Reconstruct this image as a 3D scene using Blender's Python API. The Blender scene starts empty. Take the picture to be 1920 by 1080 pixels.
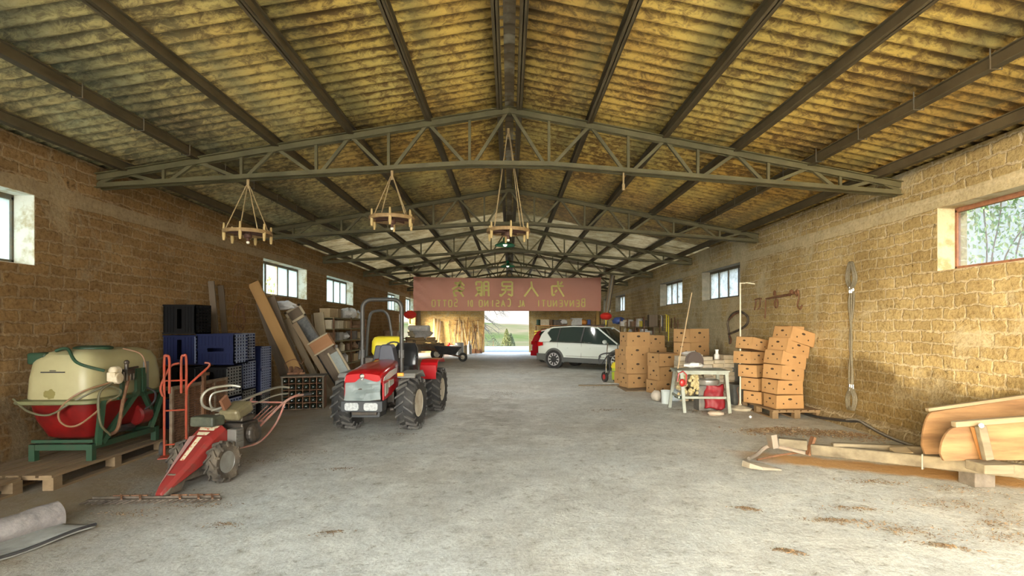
import bpy, bmesh, math, random
from mathutils import Vector, Matrix, Euler, noise
C = bpy.context.scene.collection
R = math.radians
random.seed(7)
# ------------------------------------------------------------------ camera, world, sun, exposure
scene = bpy.context.scene
EYE, YAW, FPX, PX, PY = 1.55, R(2.0), 1000.0, 990.0, 610.0
cd = bpy.data.cameras.new('camera'); cam = bpy.data.objects.new('camera', cd); C.objects.link(cam)
cam.location = (0, 0, EYE); cam.rotation_euler = (R(90), 0, -YAW)
cd.sensor_width = 36; cd.lens = 36*FPX/1920; cd.shift_x = (960-PX)/1920; cd.shift_y = (PY-540)/1920
cd.clip_end = 2000
scene.camera = cam
w = bpy.data.worlds.new('sky'); scene.world = w; w.use_nodes = True
nt = w.node_tree; bg = nt.nodes['Background']
tc = nt.nodes.new('ShaderNodeTexCoord'); sp = nt.nodes.new('ShaderNodeSeparateXYZ'); rp = nt.nodes.new('ShaderNodeValToRGB')
nt.links.new(tc.outputs['Generated'], sp.inputs[0]); nt.links.new(sp.outputs['Z'], rp.inputs[0]); nt.links.new(rp.outputs[0], bg.inputs[0])
rp.color_ramp.elements[0].color = (1.0, .95, .86, 1); rp.color_ramp.elements[0].position = 0.0
rp.color_ramp.elements[1].color = (.66, .80, 1.0, 1); rp.color_ramp.elements[1].position = .45
# the sky is far brighter round the low sun (behind the camera, to the left) than on the far side
dt = nt.nodes.new('ShaderNodeVectorMath'); dt.operation = 'DOT_PRODUCT'; nt.links.new(tc.outputs['Generated'], dt.inputs[0]); dt.inputs[1].default_value = Vector((-.60, -.75, .16)).normalized()
mr = nt.nodes.new('ShaderNodeMapRange'); mr.interpolation_type = 'SMOOTHSTEP'; nt.links.new(dt.outputs['Value'], mr.inputs[0])
for k, v_ in ((1, .12), (2, 1.0), (3, .62), (4, 19.0)): mr.inputs[k].default_value = v_
zr = nt.nodes.new('ShaderNodeMapRange'); zr.interpolation_type = 'SMOOTHSTEP'; nt.links.new(sp.outputs['Z'], zr.inputs[0])
for k, v_ in ((1, .30), (2, .85), (3, 0.0), (4, 12.0)): zr.inputs[k].default_value = v_
ad = nt.nodes.new('ShaderNodeMath'); ad.operation = 'ADD'; nt.links.new(mr.outputs[0], ad.inputs[0]); nt.links.new(zr.outputs[0], ad.inputs[1]); nt.links.new(ad.outputs[0], bg.inputs[1])
m2 = nt.nodes.new('ShaderNodeMapRange'); nt.links.new(dt.outputs['Value'], m2.inputs[0]); m2.inputs[1].default_value = .45; m2.inputs[2].default_value = 1.0
mx = nt.nodes.new('ShaderNodeMix'); mx.data_type = 'RGBA'; nt.links.new(m2.outputs[0], mx.inputs[0]); nt.links.new(rp.outputs[0], mx.inputs[6]); mx.inputs[7].default_value = (1.0, .93, .78, 1); nt.links.new(mx.outputs[2], bg.inputs[0])
ld = bpy.data.lights.new('sun', 'SUN'); ld.energy = 6.0; ld.angle = R(20); ld.color = (1.0, .70, .34)
sun = bpy.data.objects.new('sun', ld); C.objects.link(sun)
sd = Vector((.62, .78, -.10)).normalized()           # low evening sun shining in through the open front of the barn
sun.rotation_euler = sd.to_track_quat('-Z', 'Y').to_euler()
vs = scene.view_settings; vs.view_transform = 'Standard'; vs.look = 'None'; vs.gamma = 1; vs.use_curve_mapping = False
vs.exposure = 0.94
scene.cycles.max_bounces = 12; scene.cycles.diffuse_bounces = 8; scene.cycles.use_denoising = True
scene.cycles.sample_clamp_indirect = 8

# ------------------------------------------------------------------ helpers
def ray(u, v):
    r, s = (u-PX)/FPX, (PY-v)/FPX
    return Vector((math.sin(YAW)+r*math.cos(YAW), math.cos(YAW)-r*math.sin(YAW), s))
def at(u, v, X=None, Y=None, Z=None):
    d = ray(u, v)
    t = X/d.x if X is not None else Y/d.y if Y is not None else (Z-EYE)/d.z
    return Vector((d.x*t, d.y*t, EYE+d.z*t))
def V(*a): return Vector(a)
class MB:
    def __init__(s): s.v = []; s.f = []; s.m = []; s.mi = 0
    def add(s, vs, fs):
        n = len(s.v); s.v += [Vector(p) for p in vs]; s.f += [tuple(i+n for i in f) for f in fs]; s.m += [s.mi]*len(fs); return s
    def box(s, c, size, rot=None):
        c = Vector(c); hx, hy, hz = [a/2 for a in size]
        M = rot if isinstance(rot, Matrix) else Euler(rot).to_matrix() if rot else Matrix.Identity(3)
        vs = [c+M@Vector((x*hx, y*hy, z*hz)) for z in (-1, 1) for x, y in ((-1, -1), (1, -1), (1, 1), (-1, 1))]
        return s.add(vs, [(3, 2, 1, 0), (4, 5, 6, 7), (0, 1, 5, 4), (1, 2, 6, 5), (2, 3, 7, 6), (3, 0, 4, 7)])
    def bb(s, a, b):
        a, b = Vector(a), Vector(b); return s.box((a+b)/2, [abs(x) for x in (b-a)])
    def bar(s, p, q, w, h, up=(0, 0, 1)):
        p, q = Vector(p), Vector(q); d = (q-p); L = d.length; d.normalize(); u = Vector(up)
        x = d.cross(u)
        if x.length < 1e-4: x = d.cross(Vector((1, 0, 0)))
        x.normalize(); z = x.cross(d)
        return s.box((p+q)/2, (w, L, h), Matrix((x, d, z)).transposed())
    def tube(s, pts, r, seg=8, closed=False, caps=True):
        P = [Vector(p) for p in pts]; n = len(P); rr = r if isinstance(r, (list, tuple)) else [r]*n
        u = None; vs = []
        for i in range(n):
            if closed: d = P[(i+1) % n]-P[i-1]
            else: d = P[min(i+1, n-1)]-P[max(i-1, 0)]
            if d.length < 1e-7: d = Vector((0, 0, 1))
            d.normalize()
            if u is None:
                u = d.orthogonal().normalized()
            else:
                u = (u-d*u.dot(d)); u = u.normalized() if u.length > 1e-6 else d.orthogonal().normalized()
            w_ = d.cross(u)
            vs += [P[i]+(u*math.cos(2*math.pi*k/seg)+w_*math.sin(2*math.pi*k/seg))*rr[i] for k in range(seg)]
        fs = []
        for i in range(n if closed else n-1):
            j = (i+1) % n
            off = 0
            for k in range(seg):
                k2 = (k+1) % seg
                fs.append((i*seg+k, i*seg+k2, j*seg+k2, j*seg+k))
        if caps and not closed:
            fs.append(tuple(reversed(range(seg)))); fs.append(tuple((n-1)*seg+k for k in range(seg)))
        return s.add(vs, fs)
    def lathe(s, prof, seg=24, M=None, a0=0, a1=2*math.pi, caps=True):
        full = abs(a1-a0-2*math.pi) < 1e-6; ns = seg if full else seg+1
        vs = []
        for r, z in prof:
            for k in range(ns):
                a = a0+(a1-a0)*k/seg; p = Vector((r*math.cos(a), r*math.sin(a), z)); vs.append(M@p if M else p)
        fs = []
        for i in range(len(prof)-1):
            for k in range(seg):
                k2 = (k+1) % ns
                fs.append((i*ns+k, i*ns+k2, (i+1)*ns+k2, (i+1)*ns+k))
        if caps and full:
            if prof[0][0] > 1e-5: fs.append(tuple(reversed(range(ns))))
            if prof[-1][0] > 1e-5: fs.append(tuple((len(prof)-1)*ns+k for k in range(ns)))
        return s.add(vs, fs)
    def prism(s, poly, t, M=None):
        n = len(poly); vs = [Vector((x, y, z)) for z in (-t/2, t/2) for x, y in poly]
        if M: vs = [M@p for p in vs]
        return s.add(vs, [tuple(reversed(range(n))), tuple(range(n, 2*n))]+[(i, (i+1) % n, n+(i+1) % n, n+i) for i in range(n)])
    def loft(s, rings, caps=True, closed=True):
        n = len(rings[0]); vs = [p for r in rings for p in r]; fs = []
        for i in range(len(rings)-1):
            for k in range(n if closed else n-1):
                k2 = (k+1) % n; fs.append((i*n+k, i*n+k2, (i+1)*n+k2, (i+1)*n+k))
        if caps: fs += [tuple(reversed(range(n))), tuple((len(rings)-1)*n+k for k in range(n))]
        return s.add(vs, fs)
    def grid(s, fn, nu, nv):
        vs = [fn(i/nu, j/nv) for j in range(nv+1) for i in range(nu+1)]
        return s.add(vs, [(j*(nu+1)+i, j*(nu+1)+i+1, (j+1)*(nu+1)+i+1, (j+1)*(nu+1)+i) for j in range(nv) for i in range(nu)])
    def ball(s, c, r, seg=12, rings=8, jit=0, seed=0):
        c = Vector(c); rx, ry, rz = r if isinstance(r, (tuple, list)) else (r, r, r); vs = []
        for j in range(1, rings):
            for i in range(seg):
                a, b = 2*math.pi*i/seg, math.pi*j/rings
                d = Vector((math.sin(b)*math.cos(a), math.sin(b)*math.sin(a), math.cos(b)))
                k = 1+jit*noise.noise(d*2.3+Vector((seed*3.1, seed, 0)))
                vs.append(c+Vector((d.x*rx, d.y*ry, d.z*rz))*k)
        vs += [c+Vector((0, 0, rz)), c-Vector((0, 0, rz))]; n = len(vs); fs = []
        for j in range(rings-2):
            for i in range(seg):
                i2 = (i+1) % seg; fs.append((j*seg+i, (j+1)*seg+i, (j+1)*seg+i2, j*seg+i2))
        for i in range(seg):
            fs.append((n-2, i, (i+1) % seg)); fs.append((n-1, (rings-2)*seg+(i+1) % seg, (rings-2)*seg+i))
        return s.add(vs, fs)
    def xf(s, M):
        s.v = [M@p for p in s.v]; return s
    def build(s, name, mats, parent=None, loc=(0, 0, 0), rot=(0, 0, 0), smooth=False, bevel=0, weld=False):
        me = bpy.data.meshes.new(name); me.from_pydata([tuple(p) for p in s.v], [], s.f)
        mats = mats if isinstance(mats, (list, tuple)) else [mats]
        for m in mats: me.materials.append(m)
        if len(mats) > 1: me.polygons.foreach_set('material_index', s.m)
        bm = bmesh.new(); bm.from_mesh(me)
        if weld: bmesh.ops.remove_doubles(bm, verts=bm.verts, dist=1e-5)
        bmesh.ops.recalc_face_normals(bm, faces=bm.faces); bm.to_mesh(me); bm.free()
        if smooth:
            me.polygons.foreach_set('use_smooth', [True]*len(me.polygons))
            me.set_sharp_from_angle(angle=R(38))
        o = bpy.data.objects.new(name, me); C.objects.link(o); o.location = loc; o.rotation_euler = rot
        if parent: o.parent = parent
        if bevel:
            b = o.modifiers.new('bevel', 'BEVEL'); b.width = bevel; b.segments = 2; b.limit_method = 'ANGLE'; b.angle_limit = R(40)
        return o
def thing(name, label, cat, loc=(0, 0, 0), rot=0, group=None):
    o = bpy.data.objects.new(name, None); C.objects.link(o); o.empty_display_size = .2
    o.location = loc; o.rotation_euler = rot if isinstance(rot, (tuple, list)) else (0, 0, rot)
    return tag(o, label, cat, group)
def tag(o, label=None, cat=None, group=None, kind=None):
    if label: o['label'] = label
    if cat: o['category'] = cat
    if group: o['group'] = group
    if kind: o['kind'] = kind
    return o
def struct(o): o['kind'] = 'structure'; return o
def dup(o, loc=None, rot=None, label=None, group=None, parent=None):
    c = o.copy(); C.objects.link(c)
    if parent: c.parent = parent
    if loc is not None: c.location = loc
    if rot is not None: c.rotation_euler = rot if isinstance(rot, (tuple, list)) else (0, 0, rot)
    if label: c['label'] = label
    if group: c['group'] = group
    for ch in list(o.children): dup(ch, parent=c)
    return c
# ------------------------------------------------------------------ materials
MATS = {}
def mat(name, col, rough=.7, metal=0, col2=None, scale=8, bump=0, detail=5, stretch=None, thr=(.35, .65), bscale=None, emit=None, trans=None, coat=0, alpha=None, spec=None):
    if name in MATS: return MATS[name]
    m = bpy.data.materials.new(name); m.use_nodes = True; nt = m.node_tree; b = nt.nodes['Principled BSDF']; L = nt.links.new
    b.inputs['Roughness'].default_value = rough; b.inputs['Metallic'].default_value = metal; b.inputs['Base Color'].default_value = (*col, 1)
    if coat: b.inputs['Coat Weight'].default_value = coat
    if emit: b.inputs['Emission Color'].default_value = (*emit[0], 1); b.inputs['Emission Strength'].default_value = emit[1]
    if spec is not None: b.inputs['Specular IOR Level'].default_value = spec
    if trans: b.inputs['Transmission Weight'].default_value = trans
    if alpha is not None: b.inputs['Alpha'].default_value = alpha
    if col2 or bump:
        tc = nt.nodes.new('ShaderNodeTexCoord'); mp = nt.nodes.new('ShaderNodeMapping'); L(tc.outputs['Object'], mp.inputs[0])
        if stretch: mp.inputs['Scale'].default_value = stretch
        n = nt.nodes.new('ShaderNodeTexNoise'); n.inputs['Scale'].default_value = scale; n.inputs['Detail'].default_value = detail; n.inputs['Roughness'].default_value = .62
        L(mp.outputs[0], n.inputs['Vector'])
        if col2:
            r = nt.nodes.new('ShaderNodeValToRGB'); r.color_ramp.elements[0].position, r.color_ramp.elements[1].position = thr
            r.color_ramp.elements[0].color = (*col, 1); r.color_ramp.elements[1].color = (*col2, 1)
            L(n.outputs[0], r.inputs[0]); L(r.outputs[0], b.inputs['Base Color'])
        if bump:
            n2 = n
            if bscale:
                n2 = nt.nodes.new('ShaderNodeTexNoise'); n2.inputs['Scale'].default_value = bscale; n2.inputs['Detail'].default_value = 6; L(mp.outputs[0], n2.inputs['Vector'])
            bp = nt.nodes.new('ShaderNodeBump'); bp.inputs['Strength'].default_value = bump; bp.inputs['Distance'].default_value = .02
            L(n2.outputs[0], bp.inputs['Height']); L(bp.outputs[0], b.inputs['Normal'])
    MATS[name] = m; return m
def wood(name, a, b_, rough=.75, axis='Y', sc=6, bump=.25):
    st = {'X': (.12, 1, 1), 'Y': (1, .12, 1), 'Z': (1, 1, .12)}[axis]
    return mat(name, a, rough, 0, b_, sc*3, bump, 6, st, (.3, .7))
# ------------------------------------------------------------------ setting
W, LEN0, LEN1, WT = 5.24, -5.0, 30.6, .38
SLOPE, RIDGE = .177, 4.53
def roofz(x): return RIDGE-SLOPE*abs(x)
def N(nt, kind, **kw):
    n = nt.nodes.new('ShaderNode'+kind)
    for k, v_ in kw.items():
        if k.startswith('_'): setattr(n, k[1:], v_)
        else: n.inputs[k.replace('_', ' ')].default_value = v_
    return n
def ramp(nt, src, stops):
    r = nt.nodes.new('ShaderNodeValToRGB'); e = r.color_ramp.elements
    while len(e) < len(stops): e.new(.5)
    for i, (p, c) in enumerate(stops):
        e[i].position = p; e[i].color = (*c, 1) if len(c) == 3 else c
    nt.links.new(src, r.inputs[0]); return r.outputs[0]
def mix(nt, fac, a, b, mode='MIX'):
    m = nt.nodes.new('ShaderNodeMix'); m.data_type = 'RGBA'; m.blend_type = mode
    for s_, v_ in ((m.inputs[0], fac), (m.inputs[6], a), (m.inputs[7], b)):
        if isinstance(v_, bpy.types.NodeSocket): nt.links.new(v_, s_)
        elif isinstance(v_, (int, float)): s_.default_value = v_
        else: s_.default_value = (*v_, 1)
    return m.outputs[2]
def maths(nt, op, a, b=None, clamp=False):
    m = nt.nodes.new('ShaderNodeMath'); m.operation = op; m.use_clamp = clamp
    for i, v_ in enumerate((a, b)):
        if v_ is None: continue
        if isinstance(v_, bpy.types.NodeSocket): nt.links.new(v_, m.inputs[i])
        else: m.inputs[i].default_value = v_
    return m.outputs[0]
def brick_mat(name, c1, c2, mortar, plaster=None, zones=None, axes='YZ', rgh=1.0, bw=.33, rh=.147, dirt=None):
    m = bpy.data.materials.new(name); m.use_nodes = True; nt = m.node_tree; L = nt.links.new; b = nt.nodes['Principled BSDF']
    b.inputs['Roughness'].default_value = .93; b.inputs['Specular IOR Level'].default_value = .15
    tc = N(nt, 'TexCoord'); sx = N(nt, 'SeparateXYZ'); L(tc.outputs['Object'], sx.inputs[0])
    wn = N(nt, 'TexNoise', Scale=2.2, Detail=3); L(tc.outputs['Object'], wn.inputs['Vector'])
    wn2 = N(nt, 'TexNoise', Scale=14, Detail=4); L(tc.outputs['Object'], wn2.inputs['Vector'])
    wob = maths(nt, 'ADD', maths(nt, 'MULTIPLY', maths(nt, 'SUBTRACT', wn.outputs[0], .5), .09), maths(nt, 'MULTIPLY', maths(nt, 'SUBTRACT', wn2.outputs[0], .5), .07))
    cb = N(nt, 'CombineXYZ'); L(maths(nt, 'ADD', sx.outputs[axes[0]], wob), cb.inputs[0]); L(maths(nt, 'ADD', sx.outputs[axes[1]], wob), cb.inputs[1])
    br = N(nt, 'TexBrick'); L(cb.outputs[0], br.inputs['Vector']); br.offset = .5
    for k, v_ in (('Scale', 1.0), ('Mortar Size', .017), ('Mortar Smooth', .55), ('Bias', 0.0), ('Brick Width', bw), ('Row Height', rh)): br.inputs[k].default_value = v_
    br.inputs['Color1'].default_value = (*c1, 1); br.inputs['Color2'].default_value = (*c2, 1); br.inputs['Mortar'].default_value = (*mortar, 1)
    n1 = N(nt, 'TexNoise', Scale=1.1, Detail=8, Roughness=.65); L(tc.outputs['Object'], n1.inputs['Vector'])
    n2 = N(nt, 'TexNoise', Scale=24, Detail=8, Roughness=.7); L(tc.outputs['Object'], n2.inputs['Vector'])
    n3 = N(nt, 'TexVoronoi', Scale=9); L(tc.outputs['Object'], n3.inputs['Vector'])
    col = mix(nt, ramp(nt, n1.outputs[0], [(.35, (.62, .6, .56)), (.65, (1.12, 1.1, 1.05))]), br.outputs['Color'], br.outputs['Color'])
    g = ramp(nt, n1.outputs[0], [(.32, (.68, .64, .58)), (.62, (1, 1, 1))])
    col = mix(nt, 1.0, br.outputs['Color'], g, 'MULTIPLY')
    g2 = ramp(nt, n2.outputs[0], [(.33, (.5, .44, .36)), (.5, (.95, .95, .95)), (.72, (1.2, 1.18, 1.12))])
    col = mix(nt, .85, col, g2, 'MULTIPLY')
    # dark pits and scars in the soft stone
    pn = N(nt, 'TexNoise', Scale=7, Detail=9, Roughness=.72, Lacunarity=2.4); L(tc.outputs['Object'], pn.inputs['Vector'])
    pit = ramp(nt, pn.outputs[0], [(.30, (1, 1, 1)), (.37, (0, 0, 0))])
    col = mix(nt, maths(nt, 'MULTIPLY', pit, .75), col, (.07, .045, .025))
    hgt = maths(nt, 'ADD', maths(nt, 'MULTIPLY', br.outputs['Fac'], -.28), maths(nt, 'MULTIPLY', n2.outputs[0], .8*rgh))
    hgt = maths(nt, 'ADD', hgt, maths(nt, 'MULTIPLY', n1.outputs[0], .6))
    hgt = maths(nt, 'SUBTRACT', hgt, maths(nt, 'MULTIPLY', pit, .6))
    if plaster:
        # mortar smears and rendered areas: patchy, with their own outline
        pm = N(nt, 'TexNoise', Scale=.9, Detail=9, Roughness=.68, Distortion=.6); mp = N(nt, 'Mapping', Location=(3.3, 1.7, .4)); L(tc.outputs['Object'], mp.inputs[0]); L(mp.outputs[0], pm.inputs['Vector'])
        pf = pm.outputs[0]
        if zones:
            for (ax, a, b_, soft, amt) in zones:      # along one axis between a and b
                lo = N(nt, 'MapRange', _clamp=True, From_Min=a-soft, From_Max=a+soft, To_Min=0.0, To_Max=1.0); L(sx.outputs[ax], lo.inputs[0])
                hi = N(nt, 'MapRange', _clamp=True, From_Min=b_-soft, From_Max=b_+soft, To_Min=1.0, To_Max=0.0); L(sx.outputs[ax], hi.inputs[0])
                pf = maths(nt, 'ADD', pf, maths(nt, 'MULTIPLY', maths(nt, 'MULTIPLY', lo.outputs[0], hi.outputs[0]), amt))
        pf = ramp(nt, pf, [(.56, (0, 0, 0)), (.64, (1, 1, 1))])
        n4 = N(nt, 'TexNoise', Scale=3.5, Detail=8, Roughness=.7); L(tc.outputs['Object'], n4.inputs['Vector'])
        pc = mix(nt, ramp(nt, n4.outputs[0], [(.35, (0, 0, 0)), (.65, (1, 1, 1))]), plaster, [x*.72 for x in plaster])
        pc = mix(nt, .5, pc, g2, 'MULTIPLY')
        col = mix(nt, maths(nt, 'MULTIPLY', pf, .8), col, pc)
        hgt = mixf(nt, pf, hgt, maths(nt, 'ADD', maths(nt, 'MULTIPLY', n2.outputs[0], .35), .3))
    if dirt:     # damp, crumbling lower courses
        zr_ = N(nt, 'MapRange', From_Min=dirt+.12, From_Max=dirt-.12); L(maths(nt, 'ADD', sx.outputs['Z'], maths(nt, 'MULTIPLY', maths(nt, 'SUBTRACT', n1.outputs[0], .5), 1.6)), zr_.inputs[0])
        col = mix(nt, maths(nt, 'MULTIPLY', zr_.outputs[0], .9), col, mix(nt, 1.0, col, (.60, .56, .50), 'MULTIPLY'))
        hgt = maths(nt, 'ADD', hgt, maths(nt, 'MULTIPLY', maths(nt, 'MULTIPLY', zr_.outputs[0], n2.outputs[0]), 1.0))
    L(col, b.inputs['Base Color'])
    bp = N(nt, 'Bump', Strength=.95, Distance=.035); L(hgt, bp.inputs['Height']); L(bp.outputs[0], b.inputs['Normal'])
    return m
def mixf(nt, fac, a, b):
    m = nt.nodes.new('ShaderNodeMix'); m.data_type = 'FLOAT'; nt.links.new(fac, m.inputs[0]); nt.links.new(a, m.inputs[2]); nt.links.new(b, m.inputs[3]); return m.outputs[0]
# tufa block walls
m_left = brick_mat('tufa_left', (.42, .26, .11), (.32, .20, .088), (.44, .31, .17), (.42, .32, .19), [('Z', 2.98, 3.14, .02, .35), ('Z', -1, .35, .2, .1)], bw=.38, rh=.132, dirt=.9)  # browner stone, also darkened to paint in the shade on this side
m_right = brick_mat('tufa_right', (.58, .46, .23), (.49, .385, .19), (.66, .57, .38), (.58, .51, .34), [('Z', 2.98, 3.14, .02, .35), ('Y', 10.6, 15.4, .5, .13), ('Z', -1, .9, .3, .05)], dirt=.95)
m_end = wood('end_boards', (.62, .42, .16), (.48, .31, .12), .8, 'X', 1.5, .3)
m_reveal = mat('white_reveal', (.74, .72, .62), .9, 0, (.50, .42, .26), 6, .5, thr=(.45, .6), bscale=30)

# floor: worn dusty concrete
fm = bpy.data.materials.new('dusty_concrete'); fm.use_nodes = True; nt = fm.node_tree; L = nt.links.new; b = nt.nodes['Principled BSDF']; b.inputs['Roughness'].default_value = .58
tc = N(nt, 'TexCoord')
def noi(sc, det=8, ro=.6, dist=0, vec=None):
    n = N(nt, 'TexNoise', Scale=sc, Detail=det, Roughness=ro, Distortion=dist); L(vec or tc.outputs['Object'], n.inputs['Vector']); return n.outputs[0]
a1, a2, a3, a4 = noi(.35, 6, .62, .4), noi(1.6, 9, .68, .5), noi(9, 9, .72, .3), noi(42, 5, .75)
col = mix(nt, ramp(nt, a1, [(.38, (0, 0, 0)), (.62, (1, 1, 1))]), (.54, .57, .555), (.46, .45, .40))
col = mix(nt, ramp(nt, a2, [(.45, (0, 0, 0)), (.72, (1, 1, 1))]), col, (.70, .715, .67))
col = mix(nt, ramp(nt, a3, [(.28, (1, 1, 1)), (.41, (0, 0, 0))]), col, (.24, .21, .15))
col = mix(nt, .5, col, ramp(nt, a3, [(.34, (.58, .57, .52)), (.5, (1, 1, 1)), (.68, (1.25, 1.26, 1.24))]), 'MULTIPLY')
col = mix(nt, .85, col, ramp(nt, a4, [(.32, (.62, .60, .56)), (.5, (1, 1, 1)), (.68, (1.2, 1.2, 1.2))]), 'MULTIPLY')
sx = N(nt, 'SeparateXYZ'); L(tc.outputs['Object'], sx.inputs[0])
def band(ax, a, b_, soft):
    lo = N(nt, 'MapRange', From_Min=a-soft, From_Max=a+soft); L(sx.outputs[ax], lo.inputs[0])
    hi = N(nt, 'MapRange', From_Min=b_-soft, From_Max=b_+soft, To_Min=1.0, To_Max=0.0); L(sx.outputs[ax], hi.inputs[0])
    return maths(nt, 'MULTIPLY', lo.outputs[0], hi.outputs[0])
# brown earth dragged in along the left side, wet dark trail up the middle
edge = maths(nt, 'MULTIPLY', band('X', -9, -2.9, .7), ramp(nt, a2, [(.3, (.7, .7, .7)), (.6, (1, 1, 1))]))
col = mix(nt, maths(nt, 'MULTIPLY', edge, .92), col, (.20, .14, .068))
tr = maths(nt, 'MULTIPLY', maths(nt, 'MULTIPLY', band('X', -.75, .3, .3), band('Y', 6.2, 13, 2.5)), ramp(nt, noi(2.4, 9, .75, .8), [(.42, (0, 0, 0)), (.62, (1, 1, 1))]))
col = mix(nt, maths(nt, 'MULTIPLY', tr, .55), col, (.14, .12, .08))
# rust-orange earth under the wooden machine on the right
dl = maths(nt, 'ADD', maths(nt, 'MULTIPLY', sx.outputs['X'], .454), maths(nt, 'MULTIPLY', sx.outputs['Y'], .891))
dl = maths(nt, 'ABSOLUTE', maths(nt, 'ADD', dl, -6.86)); dl = maths(nt, 'ADD', dl, maths(nt, 'MULTIPLY', maths(nt, 'SUBTRACT', noi(2.8, 6, .6), .5), .35))
dr = N(nt, 'MapRange', From_Min=.17, From_Max=.29, To_Min=1.0, To_Max=0.0); L(dl, dr.inputs[0])
og = maths(nt, 'MULTIPLY', maths(nt, 'MULTIPLY', band('X', 2.9, 7, .3), dr.outputs[0]), ramp(nt, a3, [(.25, (.4, .4, .4)), (.42, (1, 1, 1))]))
col = mix(nt, maths(nt, 'MULTIPLY', og, .85), col, (.50, .25, .05))
# cracks
vo = N(nt, 'TexVoronoi', Scale=.55); vo.feature = 'DISTANCE_TO_EDGE'; dv = N(nt, 'VectorMath'); dv.operation = 'ADD'
cn = N(nt, 'TexNoise', Scale=3, Detail=6); L(tc.outputs['Object'], cn.inputs['Vector']); L(tc.outputs['Object'], dv.inputs[0]); L(cn.outputs['Color'], dv.inputs[1]); L(dv.outputs[0], vo.inputs['Vector'])
ck = ramp(nt, vo.outputs['Distance'], [(.0, (1, 1, 1)), (.006, (0, 0, 0))])
col = mix(nt, maths(nt, 'MULTIPLY', ck, .35), col, (.2, .18, .14))
L(col, b.inputs['Base Color'])
bp = N(nt, 'Bump', Strength=.7, Distance=.03); L(maths(nt, 'ADD', maths(nt, 'MULTIPLY', a3, .8), maths(nt, 'ADD', maths(nt, 'MULTIPLY', a4, .22), maths(nt, 'MULTIPLY', a2, .8))), bp.inputs['Height']); L(bp.outputs[0], b.inputs['Normal'])
def fz(x, y): return 0.0
mb = MB(); mb.bb((-W-.4, LEN0-.5, -.3), (W+.4, LEN1+.3, 0)); struct(mb.build('floor', fm))

# windows: (y0, y1) of each opening; panes sit .23 back from the inner face
ZS, ZT = 2.21, 2.99
LW = [(3.55, 6.08), (11.55, 14.0), (15.5, 18.1), (23.2, 25.6), (27.2, 29.4)]
RW = [(3.6, 6.36), (11.95, 14.35), (16.0, 18.4), (24.0, 26.2), (27.6, 29.6)]
def wall(side, wins, m, name):
    mb = MB(); x0, x1 = side*W, side*(W+WT); top = lambda: roofz(W)-.02
    def seg(y0, y1, z0, z1):
        mb.bb((x0, y0, z0), (x1, y1, z1))
    y = LEN0
    for a, b_ in wins:
        lowz = 2.12 if side < 0 and y > 25 else 0
        seg(y, a, lowz, top()); seg(a, b_, 2.12 if side < 0 and b_ > 27 else 0, ZS); seg(a, b_, ZT, top()); y = b_
    if side < 0:      # opening added near the back, on the sunny side, to light the rear wall
        seg(y, LEN1+.3, 2.12, top()); seg(29.9, LEN1+.3, 0, 2.12)
    else: seg(y, LEN1+.3, 0, top())
    struct(mb.build(name, m))
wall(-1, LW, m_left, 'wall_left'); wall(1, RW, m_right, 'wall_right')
# rear gable with the doorway
DX0, DX1, DZ = at(908, 655, Y=LEN1).x, at(992, 655, Y=LEN1).x, 3.1
m_endstone = brick_mat('tufa_end', (.58, .42, .18), (.50, .36, .16), (.52, .42, .24), (.52, .44, .28), axes='XZ')
mb = MB(); mb.bb((-W, LEN1, 0), (DX0, LEN1+.3, 3.5)); mb.bb((DX1, LEN1, 0), (W, LEN1+.3, 3.5)); mb.bb((DX0, LEN1, DZ), (DX1, LEN1+.3, 3.5))
mb.prism([(-W, 3.5), (W, 3.5), (W, roofz(W)-.02), (0, RIDGE-.02), (-W, roofz(W)-.02)], .3, Matrix.Translation((0, LEN1+.15, 0)) @ Matrix.Rotation(R(90), 4, 'X'))
struct(mb.build('wall_rear', m_endstone))
m_steelframe = mat('dark_steel_frame', (.13, .13, .11), .6, .5, (.2, .15, .09), 12)
m_rustframe = mat('rusty_frame', (.22, .10, .06), .8, .2, (.34, .16, .09), 14)
gm = bpy.data.materials.new('dusty_glass'); gm.use_nodes = True; nt = gm.node_tree; L = nt.links.new
tr_ = N(nt, 'BsdfTransparent'); tl = N(nt, 'BsdfTranslucent'); gl = N(nt, 'BsdfGlossy'); gl.inputs['Roughness'].default_value = .15
tr_.inputs[0].default_value = (.40, .47, .50, 1); tl.inputs[0].default_value = (.33, .41, .44, 1)
tc = N(nt, 'TexCoord'); n = N(nt, 'TexNoise', Scale=3.0, Detail=8, Roughness=.7); L(tc.outputs['Object'], n.inputs['Vector'])
def glassmix(nt, out_fac, tr_, tl, gl):
    mx = N(nt, 'MixShader'); nt.links.new(out_fac, mx.inputs[0]); nt.links.new(tr_.outputs[0], mx.inputs[1]); nt.links.new(tl.outputs[0], mx.inputs[2])
    m2 = N(nt, 'MixShader'); m2.inputs[0].default_value = .05; nt.links.new(mx.outputs[0], m2.inputs[1]); nt.links.new(gl.outputs[0], m2.inputs[2])
    nt.links.new(m2.outputs[0], nt.nodes['Material Output'].inputs[0])
glassmix(nt, ramp(nt, n.outputs[0], [(.3, (.55, .55, .55)), (.7, (.95, .95, .95))]), tr_, tl, gl)
cg = bpy.data.materials.new('clear_glass'); cg.use_nodes = True; nt = cg.node_tree
t2, l2, g2_ = N(nt, 'BsdfTransparent'), N(nt, 'BsdfTranslucent'), N(nt, 'BsdfGlossy'); g2_.inputs['Roughness'].default_value = .08; t2.inputs[0].default_value = (.88, .92, .92, 1)
vv = N(nt, 'Value'); vv.outputs[0].default_value = .12; glassmix(nt, vv.outputs[0], t2, l2, g2_)
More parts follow.
